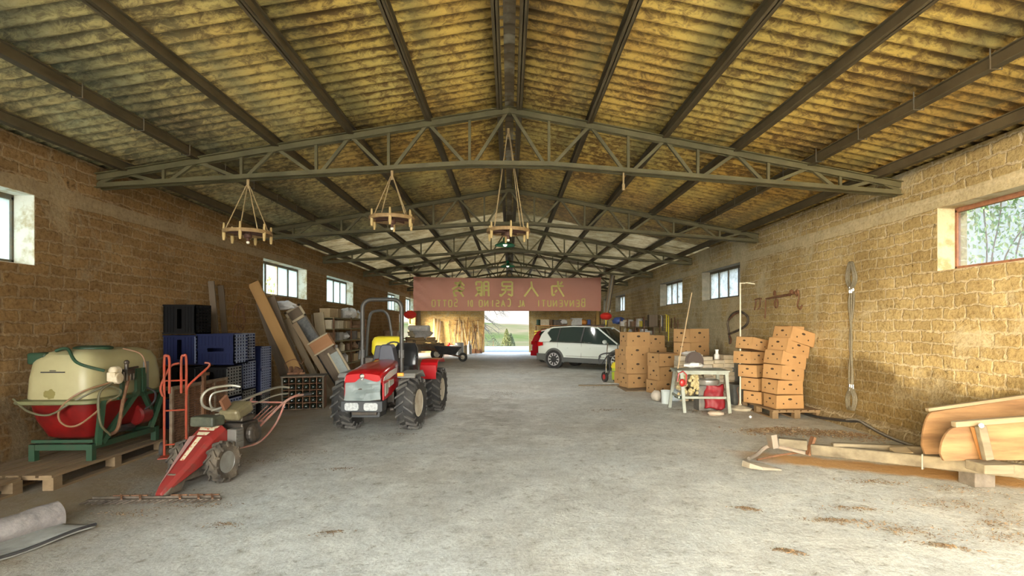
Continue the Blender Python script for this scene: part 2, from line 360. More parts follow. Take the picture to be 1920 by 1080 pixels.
rg = bpy.data.materials.new('pale_dusty_glass'); rg.use_nodes = True; nt = rg.node_tree
t4, l4, g4 = N(nt, 'BsdfTransparent'), N(nt, 'BsdfTranslucent'), N(nt, 'BsdfGlossy'); g4.inputs['Roughness'].default_value = .2; t4.inputs[0].default_value = (.62, .64, .62, 1); l4.inputs[0].default_value = (.7, .72, .7, 1)
tc = N(nt, 'TexCoord'); n = N(nt, 'TexNoise', Scale=5.0, Detail=8, Roughness=.75); L(tc.outputs['Object'], n.inputs['Vector']) if False else nt.links.new(tc.outputs['Object'], n.inputs['Vector'])
glassmix(nt, ramp(nt, n.outputs[0], [(.35, (.15, .15, .15)), (.65, (.7, .7, .7))]), t4, l4, g4)
wn = 0
def window(side, y0, y1, n, frame, openp=None, clear=False):
    global wn; wn += 1
    o = bpy.data.objects.new('window_%d' % wn, None); C.objects.link(o); struct(o)
    xf = side*(W+.25); o.location = (xf, (y0+y1)/2, ZS); yc = (y0+y1)/2; h = ZT-ZS
    mb = MB()
    for z in (.03, h-.03): mb.bb((-.025, y0-yc, z-.03), (.025, y1-yc, z+.03))
    for i in range(n+1):
        y = y0-yc+(y1-y0)*i/n; mb.bb((-.025, max(y-.028, y0-yc), .03), (.025, min(y+.028, y1-yc), h-.03))
    mb.build('window_frame', frame, o)
    for i in range(n):
        if openp == i: continue
        a, b_ = y0-yc+(y1-y0)*i/n+.03, y0-yc+(y1-y0)*(i+1)/n-.03
        MB().bb((-.004, a, .06), (.004, b_, h-.06)).build('pane', cg if clear else gm if side < 0 else rg, o)
    # limewashed reveal lining the opening, inside face
    rv = MB(); a, b_ = y0-yc, y1-yc; d0, d1 = -side*.248, -side*.03
    t = .006
    rv.bb((d0, b_-t, 0), (d1, b_, h)); rv.bb((d0, a, 0), (d1, a+t, h)); rv.bb((d0, a, 0), (d1, b_, t)); rv.bb((d0, a, h-t), (d1, b_, h))
    rv.build('window_reveal', m_reveal if side < 0 else m_rshade if y0 > 5 else m_rnear, o)
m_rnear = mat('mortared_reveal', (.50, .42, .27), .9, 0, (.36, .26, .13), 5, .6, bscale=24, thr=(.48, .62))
m_rshade = mat('shaded_reveal', (.17, .145, .10), .9, 0, (.27, .23, .16), 5, .5, bscale=30)  # shadow in the right-hand reveals painted as a darker colour
for i, (a, b_) in enumerate(LW): window(-1, a, b_, 4 if i else 2, m_steelframe, 1 if i == 1 else None)
for i, (a, b_) in enumerate(RW): window(1, a, b_, 4 if i else 2, m_steelframe if i else m_rustframe, None, i == 0)

# corrugated roof, one slope each side, sheets lapping by a few millimetres
rm = bpy.data.materials.new('lichen_fibre_cement'); rm.use_nodes = True; nt = rm.node_tree; L = nt.links.new; b = nt.nodes['Principled BSDF']; b.inputs['Roughness'].default_value = .95
tc = N(nt, 'TexCoord'); sx = N(nt, 'SeparateXYZ'); L(tc.outputs['Object'], sx.inputs[0])
mp = N(nt, 'Mapping', Scale=(.8, 1.6, 1)); L(tc.outputs['Object'], mp.inputs[0])
b1, b2, b3 = noi(1.1, 6, .6, .3), noi(11, 8, .75, .6, mp.outputs[0]), noi(.55, 4, .5)
col = mix(nt, ramp(nt, b1, [(.35, (0, 0, 0)), (.65, (1, 1, 1))]), (.17, .10, .030), (.27, .175, .055))
yel = ramp(nt, b3, [(.35, (.56, .33, .075)), (.55, (.68, .47, .115)), (.72, (.58, .46, .15))])
wv = maths(nt, 'SINE', maths(nt, 'MULTIPLY', maths(nt, 'ADD', sx.outputs['Y'], -LEN0+.6-.03), 2*math.pi/.177))
b2l = maths(nt, 'ADD', maths(nt, 'ADD', b2, maths(nt, 'MULTIPLY', wv, .07)), maths(nt, 'MULTIPLY', maths(nt, 'SUBTRACT', b1, .5), .35))
col = mix(nt, ramp(nt, b2l, [(.46, (0, 0, 0)), (.62, (1, 1, 1))]), col, yel)
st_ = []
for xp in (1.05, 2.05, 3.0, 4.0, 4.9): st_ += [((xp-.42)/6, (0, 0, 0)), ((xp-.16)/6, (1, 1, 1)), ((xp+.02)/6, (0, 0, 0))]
purlin_shade = ramp(nt, maths(nt, 'DIVIDE', maths(nt, 'ADD', maths(nt, 'ABSOLUTE', sx.outputs['X']), maths(nt, 'MULTIPLY', maths(nt, 'SUBTRACT', b2, .5), .35)), 6), st_)  # shade on the upslope side of each purlin, painted into the sheets
col = mix(nt, maths(nt, 'MULTIPLY', maths(nt, 'MULTIPLY', purlin_shade, .65), ramp(nt, b1, [(.35, (.3, .3, .3)), (.6, (1, 1, 1))])), col, (.135, .125, .055))
gv = ramp(nt, wv, [(0.0, (.50, .47, .42)), (.55, (1, 1, 1))])  # corrugation shading put into the colour, darker along each wave
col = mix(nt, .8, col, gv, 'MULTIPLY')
# far bays: clean grey sheets
gr = N(nt, 'MapRange', From_Min=9.0, From_Max=19.0); L(sx.outputs['Y'], gr.inputs[0])
col = mix(nt, maths(nt, 'MULTIPLY', gr.outputs[0], .85), col, mix(nt, ramp(nt, b2, [(.4, (0, 0, 0)), (.7, (1, 1, 1))]), (.30, .27, .20), (.45, .42, .33)))
# green-grey bloom towards the left eaves
gl_ = N(nt, 'MapRange', From_Min=-1.8, From_Max=-4.2); L(sx.outputs['X'], gl_.inputs[0])
col = mix(nt, maths(nt, 'MULTIPLY', maths(nt, 'MULTIPLY', gl_.outputs[0], .6), ramp(nt, b1, [(.3, (.5, .5, .5)), (.6, (1, 1, 1))])), col, mix(nt, ramp(nt, b2, [(.42, (0, 0, 0)), (.62, (1, 1, 1))]), (.20, .22, .14), (.50, .52, .34)))
L(col, b.inputs['Base Color'])
bp = N(nt, 'Bump', Strength=.5, Distance=.02); L(b2, bp.inputs['Height']); L(bp.outputs[0], b.inputs['Normal'])
fg = bpy.data.materials.new('translucent_fibreglass'); fg.use_nodes = True; nt = fg.node_tree
t3, l3, g3 = N(nt, 'BsdfTransparent'), N(nt, 'BsdfTranslucent'), N(nt, 'BsdfDiffuse'); l3.inputs[0].default_value = (.20, .185, .135, 1); g3.inputs[0].default_value = (.42, .38, .28, 1)
tc = N(nt, 'TexCoord'); sx3 = N(nt, 'SeparateXYZ'); nt.links.new(tc.outputs['Object'], sx3.inputs[0])
wv3 = maths(nt, 'SINE', maths(nt, 'MULTIPLY', maths(nt, 'ADD', sx3.outputs['Y'], -LEN0+.6-.03), 2*math.pi/.177)); n3_ = N(nt, 'TexNoise', Scale=3.0, Detail=8, Roughness=.7); nt.links.new(tc.outputs['Object'], n3_.inputs['Vector'])
dk = mix(nt, 1.0, ramp(nt, wv3, [(0.0, (.45, .42, .38)), (.6, (1, 1, 1))]), ramp(nt, n3_.outputs[0], [(.35, (.55, .50, .40)), (.62, (1, 1, 1))]), 'MULTIPLY')  # painted corrugation shading times random blotches
nt.links.new(mix(nt, 1.0, dk, (.30, .265, .185), 'MULTIPLY'), l3.inputs[0]); nt.links.new(mix(nt, 1.0, dk, (.50, .44, .31), 'MULTIPLY'), g3.inputs[0])
ms = N(nt, 'MixShader'); ms.inputs[0].default_value = .55; nt.links.new(l3.outputs[0], ms.inputs[1]); nt.links.new(g3.outputs[0], ms.inputs[2]); nt.links.new(ms.outputs[0], nt.nodes['Material Output'].inputs[0])
fc = bpy.data.materials.new('added_clear_sheet'); fc.use_nodes = True; nt = fc.node_tree  # clear roof sheets added behind the camera, unseen, to let daylight in
t5, l5 = N(nt, 'BsdfTransparent'), N(nt, 'BsdfTranslucent'); l5.inputs[0].default_value = (.85, .88, .84, 1); t5.inputs[0].default_value = (.8, .82, .8, 1)
ms = N(nt, 'MixShader'); ms.inputs[0].default_value = .7; nt.links.new(t5.outputs[0], ms.inputs[1]); nt.links.new(l5.outputs[0], ms.inputs[2]); nt.links.new(ms.outputs[0], nt.nodes['Material Output'].inputs[0])
def roof(side, name):
    mb = MB(); per, sheet = .177, .885
    Y0, Y1 = LEN0-.6, LEN1+.6; rows = [(.06, 2.12), (2.0, 4.06), (3.94, 5.95)]
    for ri, (xa, xb) in enumerate(rows):
        y = Y0; k = 0
        while y < Y1:
            n = 8*5
            def fn(u, t):
                yy = y+u*(sheet+.06); x = xa+(xb-xa)*t
                z = roofz(x)+.033*math.cos(2*math.pi*(yy-Y0)/per)-.007*(k % 2)-.022*(t if ri else t)+.014*ri
                return Vector((side*x, yy, z+.03))
            mb.mi = 1 if (y > 13.5 and k % 6) else 2 if (y < -.9 and ((k+ri) % 2 if side > 0 else (ri == 0 and k % 2))) else 0
            mb.grid(fn, n, 1); y += sheet; k += 1
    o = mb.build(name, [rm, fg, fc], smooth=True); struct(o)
    s = o.modifiers.new('thickness', 'SOLIDIFY'); s.thickness = .006; s.offset = 1
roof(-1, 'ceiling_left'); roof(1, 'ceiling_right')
mb = MB()
mb.grid(lambda u, t: Vector(((u-.5)*.30, LEN0-.6+(LEN1-LEN0+1.2)*t, RIDGE+.045-abs(u-.5)*.06+.02*math.cos(2*math.pi*t*(LEN1-LEN0)/.177))), 2, 1500)
o = struct(mb.build('trim_1', mat('ridge_cap', (.16, .12, .07), .9, 0, (.42, .38, .28), 1.1, .3, thr=(.5, .62)), smooth=True))
o.modifiers.new('thickness', 'SOLIDIFY').thickness = .008

# steel trusses
m_steel = mat('olive_painted_steel', (.085, .074, .032), .65, .1, (.135, .115, .05), 3, .15, bscale=60)
m_purlin = mat('brown_steel_purlin', (.085, .064, .032), .7, .1, (.13, .10, .052), 2)
def tz(x): return 4.36-.177*abs(x)
def bz(x): return 3.665 if abs(x) < .52 else 3.665-(abs(x)-.52)*.0715
def truss_parts(o):
    for s in (-1, 1):
        m_ = MB()
        for dy in (-.035, .035):
            m_.bar((0, dy, tz(0)), (s*5.36, dy, tz(5.36)), .012, .075); m_.bar((0, dy*1.7, tz(0)+.035), (s*5.36, dy*1.7, tz(5.36)+.035), .05, .01)
        m_.build('top_chord', m_steel, o)
    m_ = MB(); pts = [(-5.36, bz(5.36)), (-.52, bz(.52)), (.52, bz(.52)), (5.36, bz(5.36))]
    for a, b_ in zip(pts, pts[1:]):
        for dy in (-.035, .035):
            m_.bar((a[0], dy, a[1]), (b_[0], dy, b_[1]), .012, .065); m_.bar((a[0], dy*1.7, a[1]-.03), (b_[0], dy*1.7, b_[1]-.03), .05, .01)
    m_.build('bottom_chord', m_steel, o)
    tn = [0, 1.05, 2.05, 3.0, 4.0, 4.9]; bn = [.52, 1.57, 2.5, 3.45, 4.43]
    for s in (-1, 1):
        for i, x in enumerate(bn):
            MB().bar((s*x, 0, bz(x)), (s*x, 0, tz(x)), .035, .035, (0, 1, 0)).build('vertical_strut', m_steel, o)
            g = .06
            MB().bar((s*(x-g), 0, bz(x)), (s*(tn[i]+.02), 0, tz(tn[i])), .04, .04, (0, 1, 0)).build('diagonal_strut', m_steel, o)
            MB().bar((s*(x+g), 0, bz(x)), (s*(tn[i+1]), 0, tz(tn[i+1])), .04, .04, (0, 1, 0)).build('diagonal_strut', m_steel, o)
        MB().bar((s*4.95, 0, tz(4.95)), (s*5.33, 0, bz(5.33)), .04, .04, (0, 1, 0)).build('diagonal_strut', m_steel, o)
TR = [7.0, 11.1, 15.2, 19.35, 23.45, 27.55]
place = ['nearest the camera, largest of the row', 'second from the camera, just behind the wagon-wheel lamps', 'third from the camera', 'fourth from the camera', 'fifth from the camera', 'farthest, directly above the red banner']
t0 = None
for i, y in enumerate(TR):
    lab = 'olive steel roof truss, ' + place[i]
    if t0 is None:
        t0 = thing('roof_truss', lab, 'truss', (0, y, 0), 0, 'steel roof trusses'); truss_parts(t0)
    else: dup(t0, loc=(0, y, 0), label=lab)
# purlins running the whole length
names = ['beside the ridge', 'first out from the ridge', 'second out from the ridge', 'third out from the ridge', 'second in from the eaves', 'lowest, just above the wall']
for s in (-1, 1):
    for j, x in enumerate((.13, 1.05, 2.05, 3.0, 4.0, 4.9)):
        y0, y1 = LEN0+.1, LEN1-.02; zt = roofz(x)-.02
        o = thing('purlin', 'dark steel purlin on the %s roof slope, %s' % ('left' if s < 0 else 'right', names[j]), 'roof beam', (s*x, y0, zt-.13), 0, 'purlins under the roof')
        m_ = MB(); L_ = y1-y0
        m_.bb((-.005, 0, 0), (.005, L_, .115)); m_.bb((-.035, 0, 0), (.035, L_, .01)); m_.bb((-.035, 0, .105), (.035, L_, .115)); m_.bb((.03, 0, 0), (.04, L_, .03))
        m_.build('beam', m_purlin, o)
        if j in (4,):
            for k in range(30):
                yy = 5.0+k*.83
                if yy > L_: break
                m_ = MB(); m_.tube([(-.05, yy, .16), (-.05, yy, -.015), (.05, yy, -.015), (.05, yy, .12)], .006, 5); m_.build('hook', m_steelframe, o)
# ground and hills outside
m_grass = mat('meadow', (.020, .027, .010), .95, 0, (.048, .038, .026), .02, 0)
m_grass.node_tree.nodes['Principled BSDF'].inputs['Specular IOR Level'].default_value = 0
def hf(x, y):
    r = math.hypot(x, y-10)
    far = max(0, y-60)/260
    a = min(1, max(0, (r-42)/90)); c = min(1, max(0, (r-150)/260)); a = a*a*(3-2*a); c = c*c*(3-2*c)
    return -.3-5.5*a+7.0*c+(5.5*noise.noise(Vector((x*.006+5, y*.006, 0)))+2*noise.noise(Vector((x*.02, y*.02, 2))))*a*.8
mb = MB(); mb.grid(lambda u, t: Vector(((u-.5)*900, -150+t*t*900, hf((u-.5)*900, -150+t*t*900))), 90, 90)
struct(mb.build('ground', m_grass, smooth=True))
m_gravel = mat('pale_gravel_yard', (.09, .10, .105), .9, 0, (.065, .07, .075), 3, .4, bscale=40)
m_gravel.node_tree.nodes['Principled BSDF'].inputs['Specular IOR Level'].default_value = 0
mb = MB(); mb.bb((-9, LEN1+.3, -.35), (9, LEN1+9.3, -.02)); struct(mb.build('floor_yard', m_gravel))
mb = MB(); mb.bb((-9, LEN0-14, -.35), (9, LEN0-.5, -.02)); struct(mb.build('floor_forecourt', m_gravel))
# ------------------------------------------------------------------ shared materials
M_red = mat('red_paint', (.42, .016, .012), .38, 0, (.42, .025, .02), 5, 0, coat=.3)
M_redrust = mat('worn_red_paint', (.19, .016, .012), .5, 0, (.12, .04, .028), 9, .1, thr=(.55, .72))
M_orange = mat('orange_red_paint', (.36, .042, .014), .5, 0, (.24, .05, .02), 8)
M_green = mat('green_paint', (.018, .056, .026), .6, 0, (.04, .045, .022), 7, .1, thr=(.5, .75))
M_rubber = mat('black_rubber', (.018, .018, .018), .75, 0, (.06, .055, .045), 5, .15, bscale=30, thr=(.45, .75))
M_rubdust = mat('dusty_rubber', (.035, .03, .024), .9, 0, (.14, .11, .075), 6, .3, bscale=40, thr=(.35, .7))
M_black = mat('black_plastic', (.02, .02, .022), .5, 0, (.045, .045, .045), 9)
M_dark = mat('dark_metal', (.05, .045, .04), .5, .7, (.10, .08, .06), 10)
M_grey = mat('grey_metal', (.36, .36, .34), .45, .6, (.26, .25, .22), 8)
M_rim = mat('cream_rim', (.62, .58, .48), .55, .1, (.42, .36, .26), 7)
M_chrome = mat('bright_steel', (.62, .62, .60), .25, .95)
M_rust = mat('rusty_iron', (.13, .065, .035), .85, .3, (.24, .12, .06), 14, .3)
M_pallet = wood('pallet_wood', (.25, .17, .09), (.15, .10, .05), .85, 'Y', 3)
M_palletX = wood('pallet_wood_cross', (.24, .165, .085), (.16, .105, .05), .85, 'X', 3)
M_white = mat('white_plastic', (.80, .80, .77), .5)
M_card = mat('brown_cardboard', (.43, .25, .105), .85, 0, (.37, .21, .085), 3, .04)
M_cardin = mat('box_inside_dark', (.05, .03, .015), .9)
M_yellow = mat('yellow_plastic', (.85, .72, .04), .4)
M_clothw = mat('white_cloth', (.72, .72, .70), .95, 0, (.55, .55, .53), 9, .3)
M_hose = mat('olive_hose', (.11, .10, .055), .5)
M_glassd = mat('dark_window_glass', (.03, .045, .04), .06, 0, coat=.5)
M_rope = mat('hemp_rope', (.42, .30, .15), .9, 0, (.30, .21, .10), 40, .3)

def polybox(mb, poly, t, M): mb.prism(poly, t, M)
YZ = Matrix(((0, 0, 1, 0), (1, 0, 0, 0), (0, 1, 0, 0), (0, 0, 0, 1)))     # (a, b, depth) -> (x=depth, y=a, z=b)
XZ = Matrix(((1, 0, 0, 0), (0, 0, 1, 0), (0, 1, 0, 0), (0, 0, 0, 1)))     # (a, b, depth) -> (x=a, y=depth, z=b)
def T3(x, y, z): return Matrix.Translation((x, y, z))
AX = Matrix.Rotation(R(90), 4, 'Y')                                        # lathe axis along X
def wheel(parent, c, Rr, wd, rimr, lugs=0, side=1, tm=None, rm_=None, name='wheel', steer=0, lugh=.03):
    """tyre turned about X with tractor lugs, rim and hub as its sub-part"""
    mb = MB(); h = wd/2
    Ro = Rr-(lugh if lugs else 0)
    prof = [(rimr, -h*.72), (rimr+.02, -h*.86), (Ro*.80+rimr*.2, -h), (Ro*.95, -h*.9), (Ro, -h*.6), (Ro+.004, 0), (Ro, h*.6), (Ro*.95, h*.9), (Ro*.80+rimr*.2, h), (rimr+.02, h*.86), (rimr, h*.72)]
    mb.lathe(prof, 32, AX, caps=False)
    if lugs:
        mb.mi = 1 if tm and isinstance(tm, list) else 0
        for k in range(lugs):
            for s in (-1, 1):
                a = 2*math.pi*(k+(0 if s < 0 else .5))/lugs
                vs = []
                for (t, dx, dr) in ((0, s*.02*h, 0), (1, s*h*.98, 0)):
                    aa = a+(t*.36)*(6.28/lugs)*1.9
                    ww = .42*6.28/lugs*(.55 if t == 0 else .62)
                    rr = Rr if t == 0 else Rr*.985
                    for (da, r_) in ((-ww/2, Ro*.96 if t else Ro*.99), (ww/2, Ro*.96 if t else Ro*.99), (ww/2*.8, rr), (-ww/2*.8, rr)):
                        vs.append(Vector((dx, r_*math.cos(aa+da), r_*math.sin(aa+da))))
                mb.add(vs, [(0, 1, 2, 3), (7, 6, 5, 4), (0, 4, 5, 1), (1, 5, 6, 2), (2, 6, 7, 3), (3, 7, 4, 0)])
                # shoulder of the lug down the sidewall
                aa = a+.36*(6.28/lugs)*1.9; ww = .42*6.28/lugs*.62; vs = []
                for (r_, dx) in ((Rr*.985, h*.98), (Ro*.86, h*1.0)):
                    for da in (-ww/2*.8, ww/2*.8):
                        for d_ in (0, .018):
                            vs.append(Vector((s*(dx+d_*(1 if r_ < Ro*.9 else .2)-.004), r_*math.cos(aa+da), r_*math.sin(aa+da))))
                mb.add(vs, [(0, 2, 3, 1), (4, 5, 7, 6), (0, 1, 5, 4), (2, 6, 7, 3), (1, 3, 7, 5), (0, 4, 6, 2)])
    o = mb.build(name, tm or M_rubber, parent, c, (0, 0, steer), smooth=not lugs)
    if not lugs: pass
    r = MB(); s = side
    r.lathe([(rimr*1.02, s*h*.80), (rimr*.97, s*h*.84), (rimr*.9, s*h*.62), (rimr*.84, s*h*.2), (rimr*.45, s*h*.12), (rimr*.4, s*h*.3), (rimr*.16, s*h*.36), (rimr*.14, s*h*.5), (0, s*h*.5)], 28, AX)
    r.lathe([(rimr*1.0, -s*h*.7), (rimr*.8, -s*h*.5), (0, -s*h*.4)], 20, AX)
    for k in range(5):
        a = k*2*math.pi/5; r.lathe([(.012, 0), (.012, .02), (0, .02)], 6, T3(s*h*.28, rimr*.3*math.cos(a), rimr*.3*math.sin(a)) @ (AX if s > 0 else AX.inverted()))
    r.build('rim', rm_ or M_rim, o, smooth=True)
    return o

# ------------------------------------------------------------------ pallets
def pallet(label, loc, L=1.2, Wd=.8, boards=6, run='Y', rot=0, m=None, group=None):
    o = thing('wooden_pallet', label, 'pallet', loc, rot, group)
    for i in range(boards):
        x = -Wd/2+(i+.5)*Wd/boards; MB().box((x, 0, .131), (Wd/boards*.8, L, .022)).build('board', m or M_pallet, o)
    for y in (-L/2+.05, 0, L/2-.05):
        MB().box((0, y, .11), (Wd, .1, .02)).build('cross_board', M_palletX, o)
        for x in (-Wd/2+.05, 0, Wd/2-.05): MB().box((x, y, .061), (.1, .1, .078)).build('block', M_pallet, o)
    for x in (-Wd/2+.05, 0, Wd/2-.05): MB().box((x, 0, .011), (.1, L, .022)).build('skid', m or M_pallet, o)
    return o
pallet('old wooden pallet against the left wall, nearest the camera, nothing on it', (-4.86, 4.52, 0), 1.15, .72, 5)
pallet('old wooden pallet under the green sprayer frame', (-4.72, 5.98, 0), 1.66, .90, 6)

# ------------------------------------------------------------------ field sprayer on its green frame
S = thing('crop_sprayer', 'cream and red crop sprayer tank on a green steel frame, standing on a pallet', 'crop sprayer', (-4.66, 5.72, .142), R(0))
M_tank = mat('cream_polyethylene', (.40, .36, .19), .42, 0, (.33, .29, .15), 1.6)
M_tankred = mat('red_plastic_tank', (.21, .008, .007), .35, 0, (.11, .008, .007), 4)
def sup(w_, d_, z, n=28, e=.32, cx=0, cy=0):
    pts = []
    for k in range(n):
        a = 2*math.pi*k/n; c, s = math.cos(a), math.sin(a)
        pts.append(Vector((cx+w_*math.copysign(abs(c)**e, c), cy+d_*math.copysign(abs(s)**e, s), z)))
    return pts
mb = MB(); mb.loft([sup(.35, .60, .62, cy=.52), sup(.36, .61, .66, cy=.52), sup(.35, .60, .85, cy=.52), sup(.325, .575, 1.02, cy=.52), sup(.28, .53, 1.10, cy=.52), sup(.18, .42, 1.145, cy=.52), sup(.1, .3, 1.15, cy=.52)])
tank = mb.build('tank', M_tank, S, smooth=True)
mb = MB(); mb.loft([sup(.18, .34, .19, cy=.50), sup(.25, .45, .24, cy=.51), sup(.31, .55, .42, cy=.52), sup(.345, .59, .60, cy=.52)])
mb.build('lower_tank', M_tankred, S, smooth=True)
mb = MB(); mb.loft([sup(.40, .66, .595, e=.2, cy=.52), sup(.41, .67, .605, e=.2, cy=.52), sup(.41, .67, .635, e=.2, cy=.52), sup(.37, .62, .645, cy=.52)]); mb.build('tank_rim', mat('olive_rim', (.16, .16, .07), .6), S, smooth=True)
mb = MB(); mb.lathe([(.17, 0), (.18, .01), (.18, .03), (.14, .045), (0, .05)], 24, T3(.02, .40, 1.135)); mb.build('lid', M_green, tank, smooth=True)
mb = MB(); mb.bb((-.12, -.087, .0), (.12, -.083, .012)); mb.bb((-.03, -.087, .018), (.03, -.083, .026)); mb.build('maker_mark', M_black, tank, loc=(-.02, .0, .92))
mb = MB(); mb.bb((.345, .72, .66), (.36, .80, .98)); mb.build('level_strip', mat('grey_scale', (.2, .2, .18), .6), tank)
mb = MB(); mb.ball((0, 0, 0), (.07, .012, .05), 12, 8, .4, 2); mb.build('dirt_patch', mat('dried_spray', (.2, .17, .05), .8), tank, loc=(-.05, -.083, .70))
mb = MB(); mb.bb((-.34, -.02, 1.0), (-.15, .25, 1.12)); mb.build('filler_box', M_green, S, bevel=.02)
fr = lambda n, p, q, w_=.05, h_=.05: MB().bar(p, q, w_, h_).build(n, M_green, S)
for x in (-.28, .30):
    fr('frame_rail', (x, -.02, .14), (x, 1.02, .14), .05, .06)
for y in (.0, 1.0):
    fr('cross_rail', (-.30, y, .14), (.32, y, .14), .05, .06)
    for x in (-.28, .30): MB().bb((x-.03, y-.03, 0), (x+.03, y+.03, .17)).build('foot', M_green, S)
fr('front_rail', (-.30, .0, .20), (.32, .0, .20), .02, .03)
fr('upright', (.40, .02, .62), (.33, .05, .15), .05, .045); fr('upright', (.40, 1.0, .62), (.34, .86, .18), .05, .045)
fr('brace', (.33, .10, .16), (.43, .50, .66), .045, .05); fr('brace', (.34, .92, .30), (.43, .58, .66), .045, .05)
fr('mast', (.43, .50, .62), (.43, .50, .92), .06, .03); fr('mast', (.43, .60, .62), (.43, .60, .92), .06, .03)
fr('mast_brace', (.43, .26, .62), (.43, .26, .88), .04, .03); fr('top_rail', (.43, .2, .62), (.43, 1.0, .62), .03, .035)
mb = MB(); mb.box((.43, .14, .86), (.09, .10, .10)); mb.lathe([(.05, 0), (.05, .08), (.03, .1), (0, .1)], 12, T3(.43, .20, .92) @ Matrix.Rotation(R(90), 4, 'X')); mb.lathe([(.06, -.05), (.06, .05)], 14, T3(.44, .15, .84) @ AX)
mb.build('filter_housing', mat('ivory_plastic', (.66, .58, .42), .5, 0, (.45, .35, .2), 9), S, bevel=.012)
mb = MB(); mb.box((.45, .33, .90), (.06, .12, .05)); mb.tube([(.45, .30, .9), (.45, .30, 1.0)], .02); mb.tube([(.45, .33, .93), (.47, .45, .94)], .012); mb.ball((.45, .3, 1.0), .028)
for k in range(4): mb.tube([(.46, .24+k*.05, .80), (.46, .24+k*.05, .9)], .014, 6)
mb.build('control_valve', M_dark, S)
mb = MB(); mb.lathe([(.10, -.1), (.12, -.08), (.12, .08), (.1, .1)], 16, T3(.28, .74, .36) @ Matrix.Rotation(R(90), 4, 'X')); mb.build('pump', M_tankred, S, smooth=True)
mb = MB(); mb.ball((.2, .5, .25), (.12, .3, .06), 10, 6, .5, 4); mb.build('hose_bundle', M_black, S)
def curve(pts, n=8):
    P = [Vector(p) for p in pts]; out = []
    for i in range(len(P)-1):
        p0, p1, p2, p3 = P[max(i-1, 0)], P[i], P[i+1], P[min(i+2, len(P)-1)]
        for k in range(n):
            t = k/n; out.append(.5*((2*p1)+(p2-p0)*t+(2*p0-5*p1+4*p2-p3)*t*t+(3*p1-p0-3*p2+p3)*t**3))
    return out+[P[-1]]
for pts, r_, m_ in (([(.42, .02, .93), (.20, -.05, 1.02), (.02, .05, 1.16), (-.1, .05, 1.14)], .016, M_green),
                    ([(-.38, -.12, .66), (-.2, -.16, .54), (.0, -.15, .50), (.2, -.12, .62), (.40, .05, .76), (.46, .2, .70), (.42, .1, .62), (.1, -.12, .62), (-.36, -.13, .62)], .011, M_hose),
                    ([(.43, .1, .62), (.30, -.16, .40), (.12, -.15, .42), (.10, -.14, .56), (.28, -.12, .72), (.42, .12, .80)], .010, mat('brown_hose', (.22, .12, .06), .5)),
                    ([(.44, .12, .8), (.42, -.05, .70), (.43, -.05, .40), (.42, .1, .25)], .012, M_hose),
                    ([(.45, .34, .85), (.45, .25, .6), (.43, .2, .3), (.4, .12, .24)], .018, M_rust),
                    ([(.2, .6, 1.14), (.38, .62, 1.08), (.44, .62, .95), (.43, .62, .8)], .009, mat('brown_hose', (.2, .1, .05), .5)),
                    ([(.42, .62, .7), (.46, .75, .62), (.42, .8, .5), (.38, .7, .42)], .012, M_black)):
    MB().tube(curve(pts), r_, 7).build('hose', m_, S, smooth=True)

# ------------------------------------------------------------------ red sack truck
H = thing('hand_truck', 'orange-red two-wheeled sack truck standing upright beside the crop sprayer', 'hand truck', (-3.93, 6.42, 0), R(20))
for s in (-1, 1):
    MB().tube(curve([(s*.11, 0, .03), (s*.11, 0, .6), (s*.11, 0, 1.14), (s*.085, 0, 1.19), (s*.06, 0, 1.14), (s*.06, 0, .75)], 6), .014, 8).build('frame_tube', M_orange, H, smooth=True)
    MB().tube(curve([(s*.12, -.02, .72), (s*.14, -.02, .84), (s*.20+.14, .05, 1.06), (s*.13+.16, .05, 1.10)], 6), .013, 8).build('handle', M_orange, H, smooth=True)
    wheel(H, (s*.15, .10, .085), .085, .045, .045, side=s, rm_=M_dark)
for z in (.15, .55, .9): MB().tube([(-.11, 0, z), (.11, 0, z)], .01, 6).build('rung', M_orange, H)
MB().bb((-.14, -.17, .02), (.14, .0, .03)).build('toe_plate', M_orange, H)
for s in (-1, 1): MB().tube([(s*.11, 0, .35), (s*.13, .12, .09)], .006, 6).build('axle_stay', M_chrome, H)
H2 = thing('hand_truck', 'small red trolley base with two rubber wheels behind the motor mower', 'hand truck', (-3.55, 6.85, 0), R(-20))
MB().prism([(-.16, .03), (.13, .03), (.05, .22), (-.02, .24)], .02, XZ).build('frame', M_red, H2)
for x, y in ((-.16, -.05), (.02, .05), (.12, .12)): wheel(H2, (x, y, .09), .09, .04, .045, side=1, rm_=M_rust, steer=R(60))

# ------------------------------------------------------------------ steel mesh panel (old gate) in front of the crates
G = thing('mesh_panel', 'rusty framed wire mesh gate panel leaning before the plastic crates', 'gate panel', (-4.22, 7.46, 0), R(90))
M_frame = mat('pale_rusty_frame', (.26, .20, .14), .8, .2, (.15, .09, .05), 9, .2)
for z in (.04, .76): MB().bb((-.66, -.02, z-.02), (.66, .02, z+.02)).build('rail', M_frame, G)
for x in (-.64, -.33, 0, .32, .64): MB().bb((x-.02, -.018, .06), (x+.02, .018, .74)).build('stile', M_frame, G)
for x in (-.48, -.16, .16, .48):
    mb = MB()
    for k in range(11): mb.bb((x-.135+k*.027-.003, -.004, .06), (x-.135+k*.027+.003, .004, .74))
    for k in range(22): mb.bb((x-.14, -.006, .07+k*.031), (x+.14, .0, .082+k*.031))
    mb.build('mesh', M_rust, G)
MB().bb((-.03, -.05, .05), (.03, -.02, .92)).bb((-.08, -.06, .86), (.1, -.02, .90)).build('latch_post', M_rust, G)

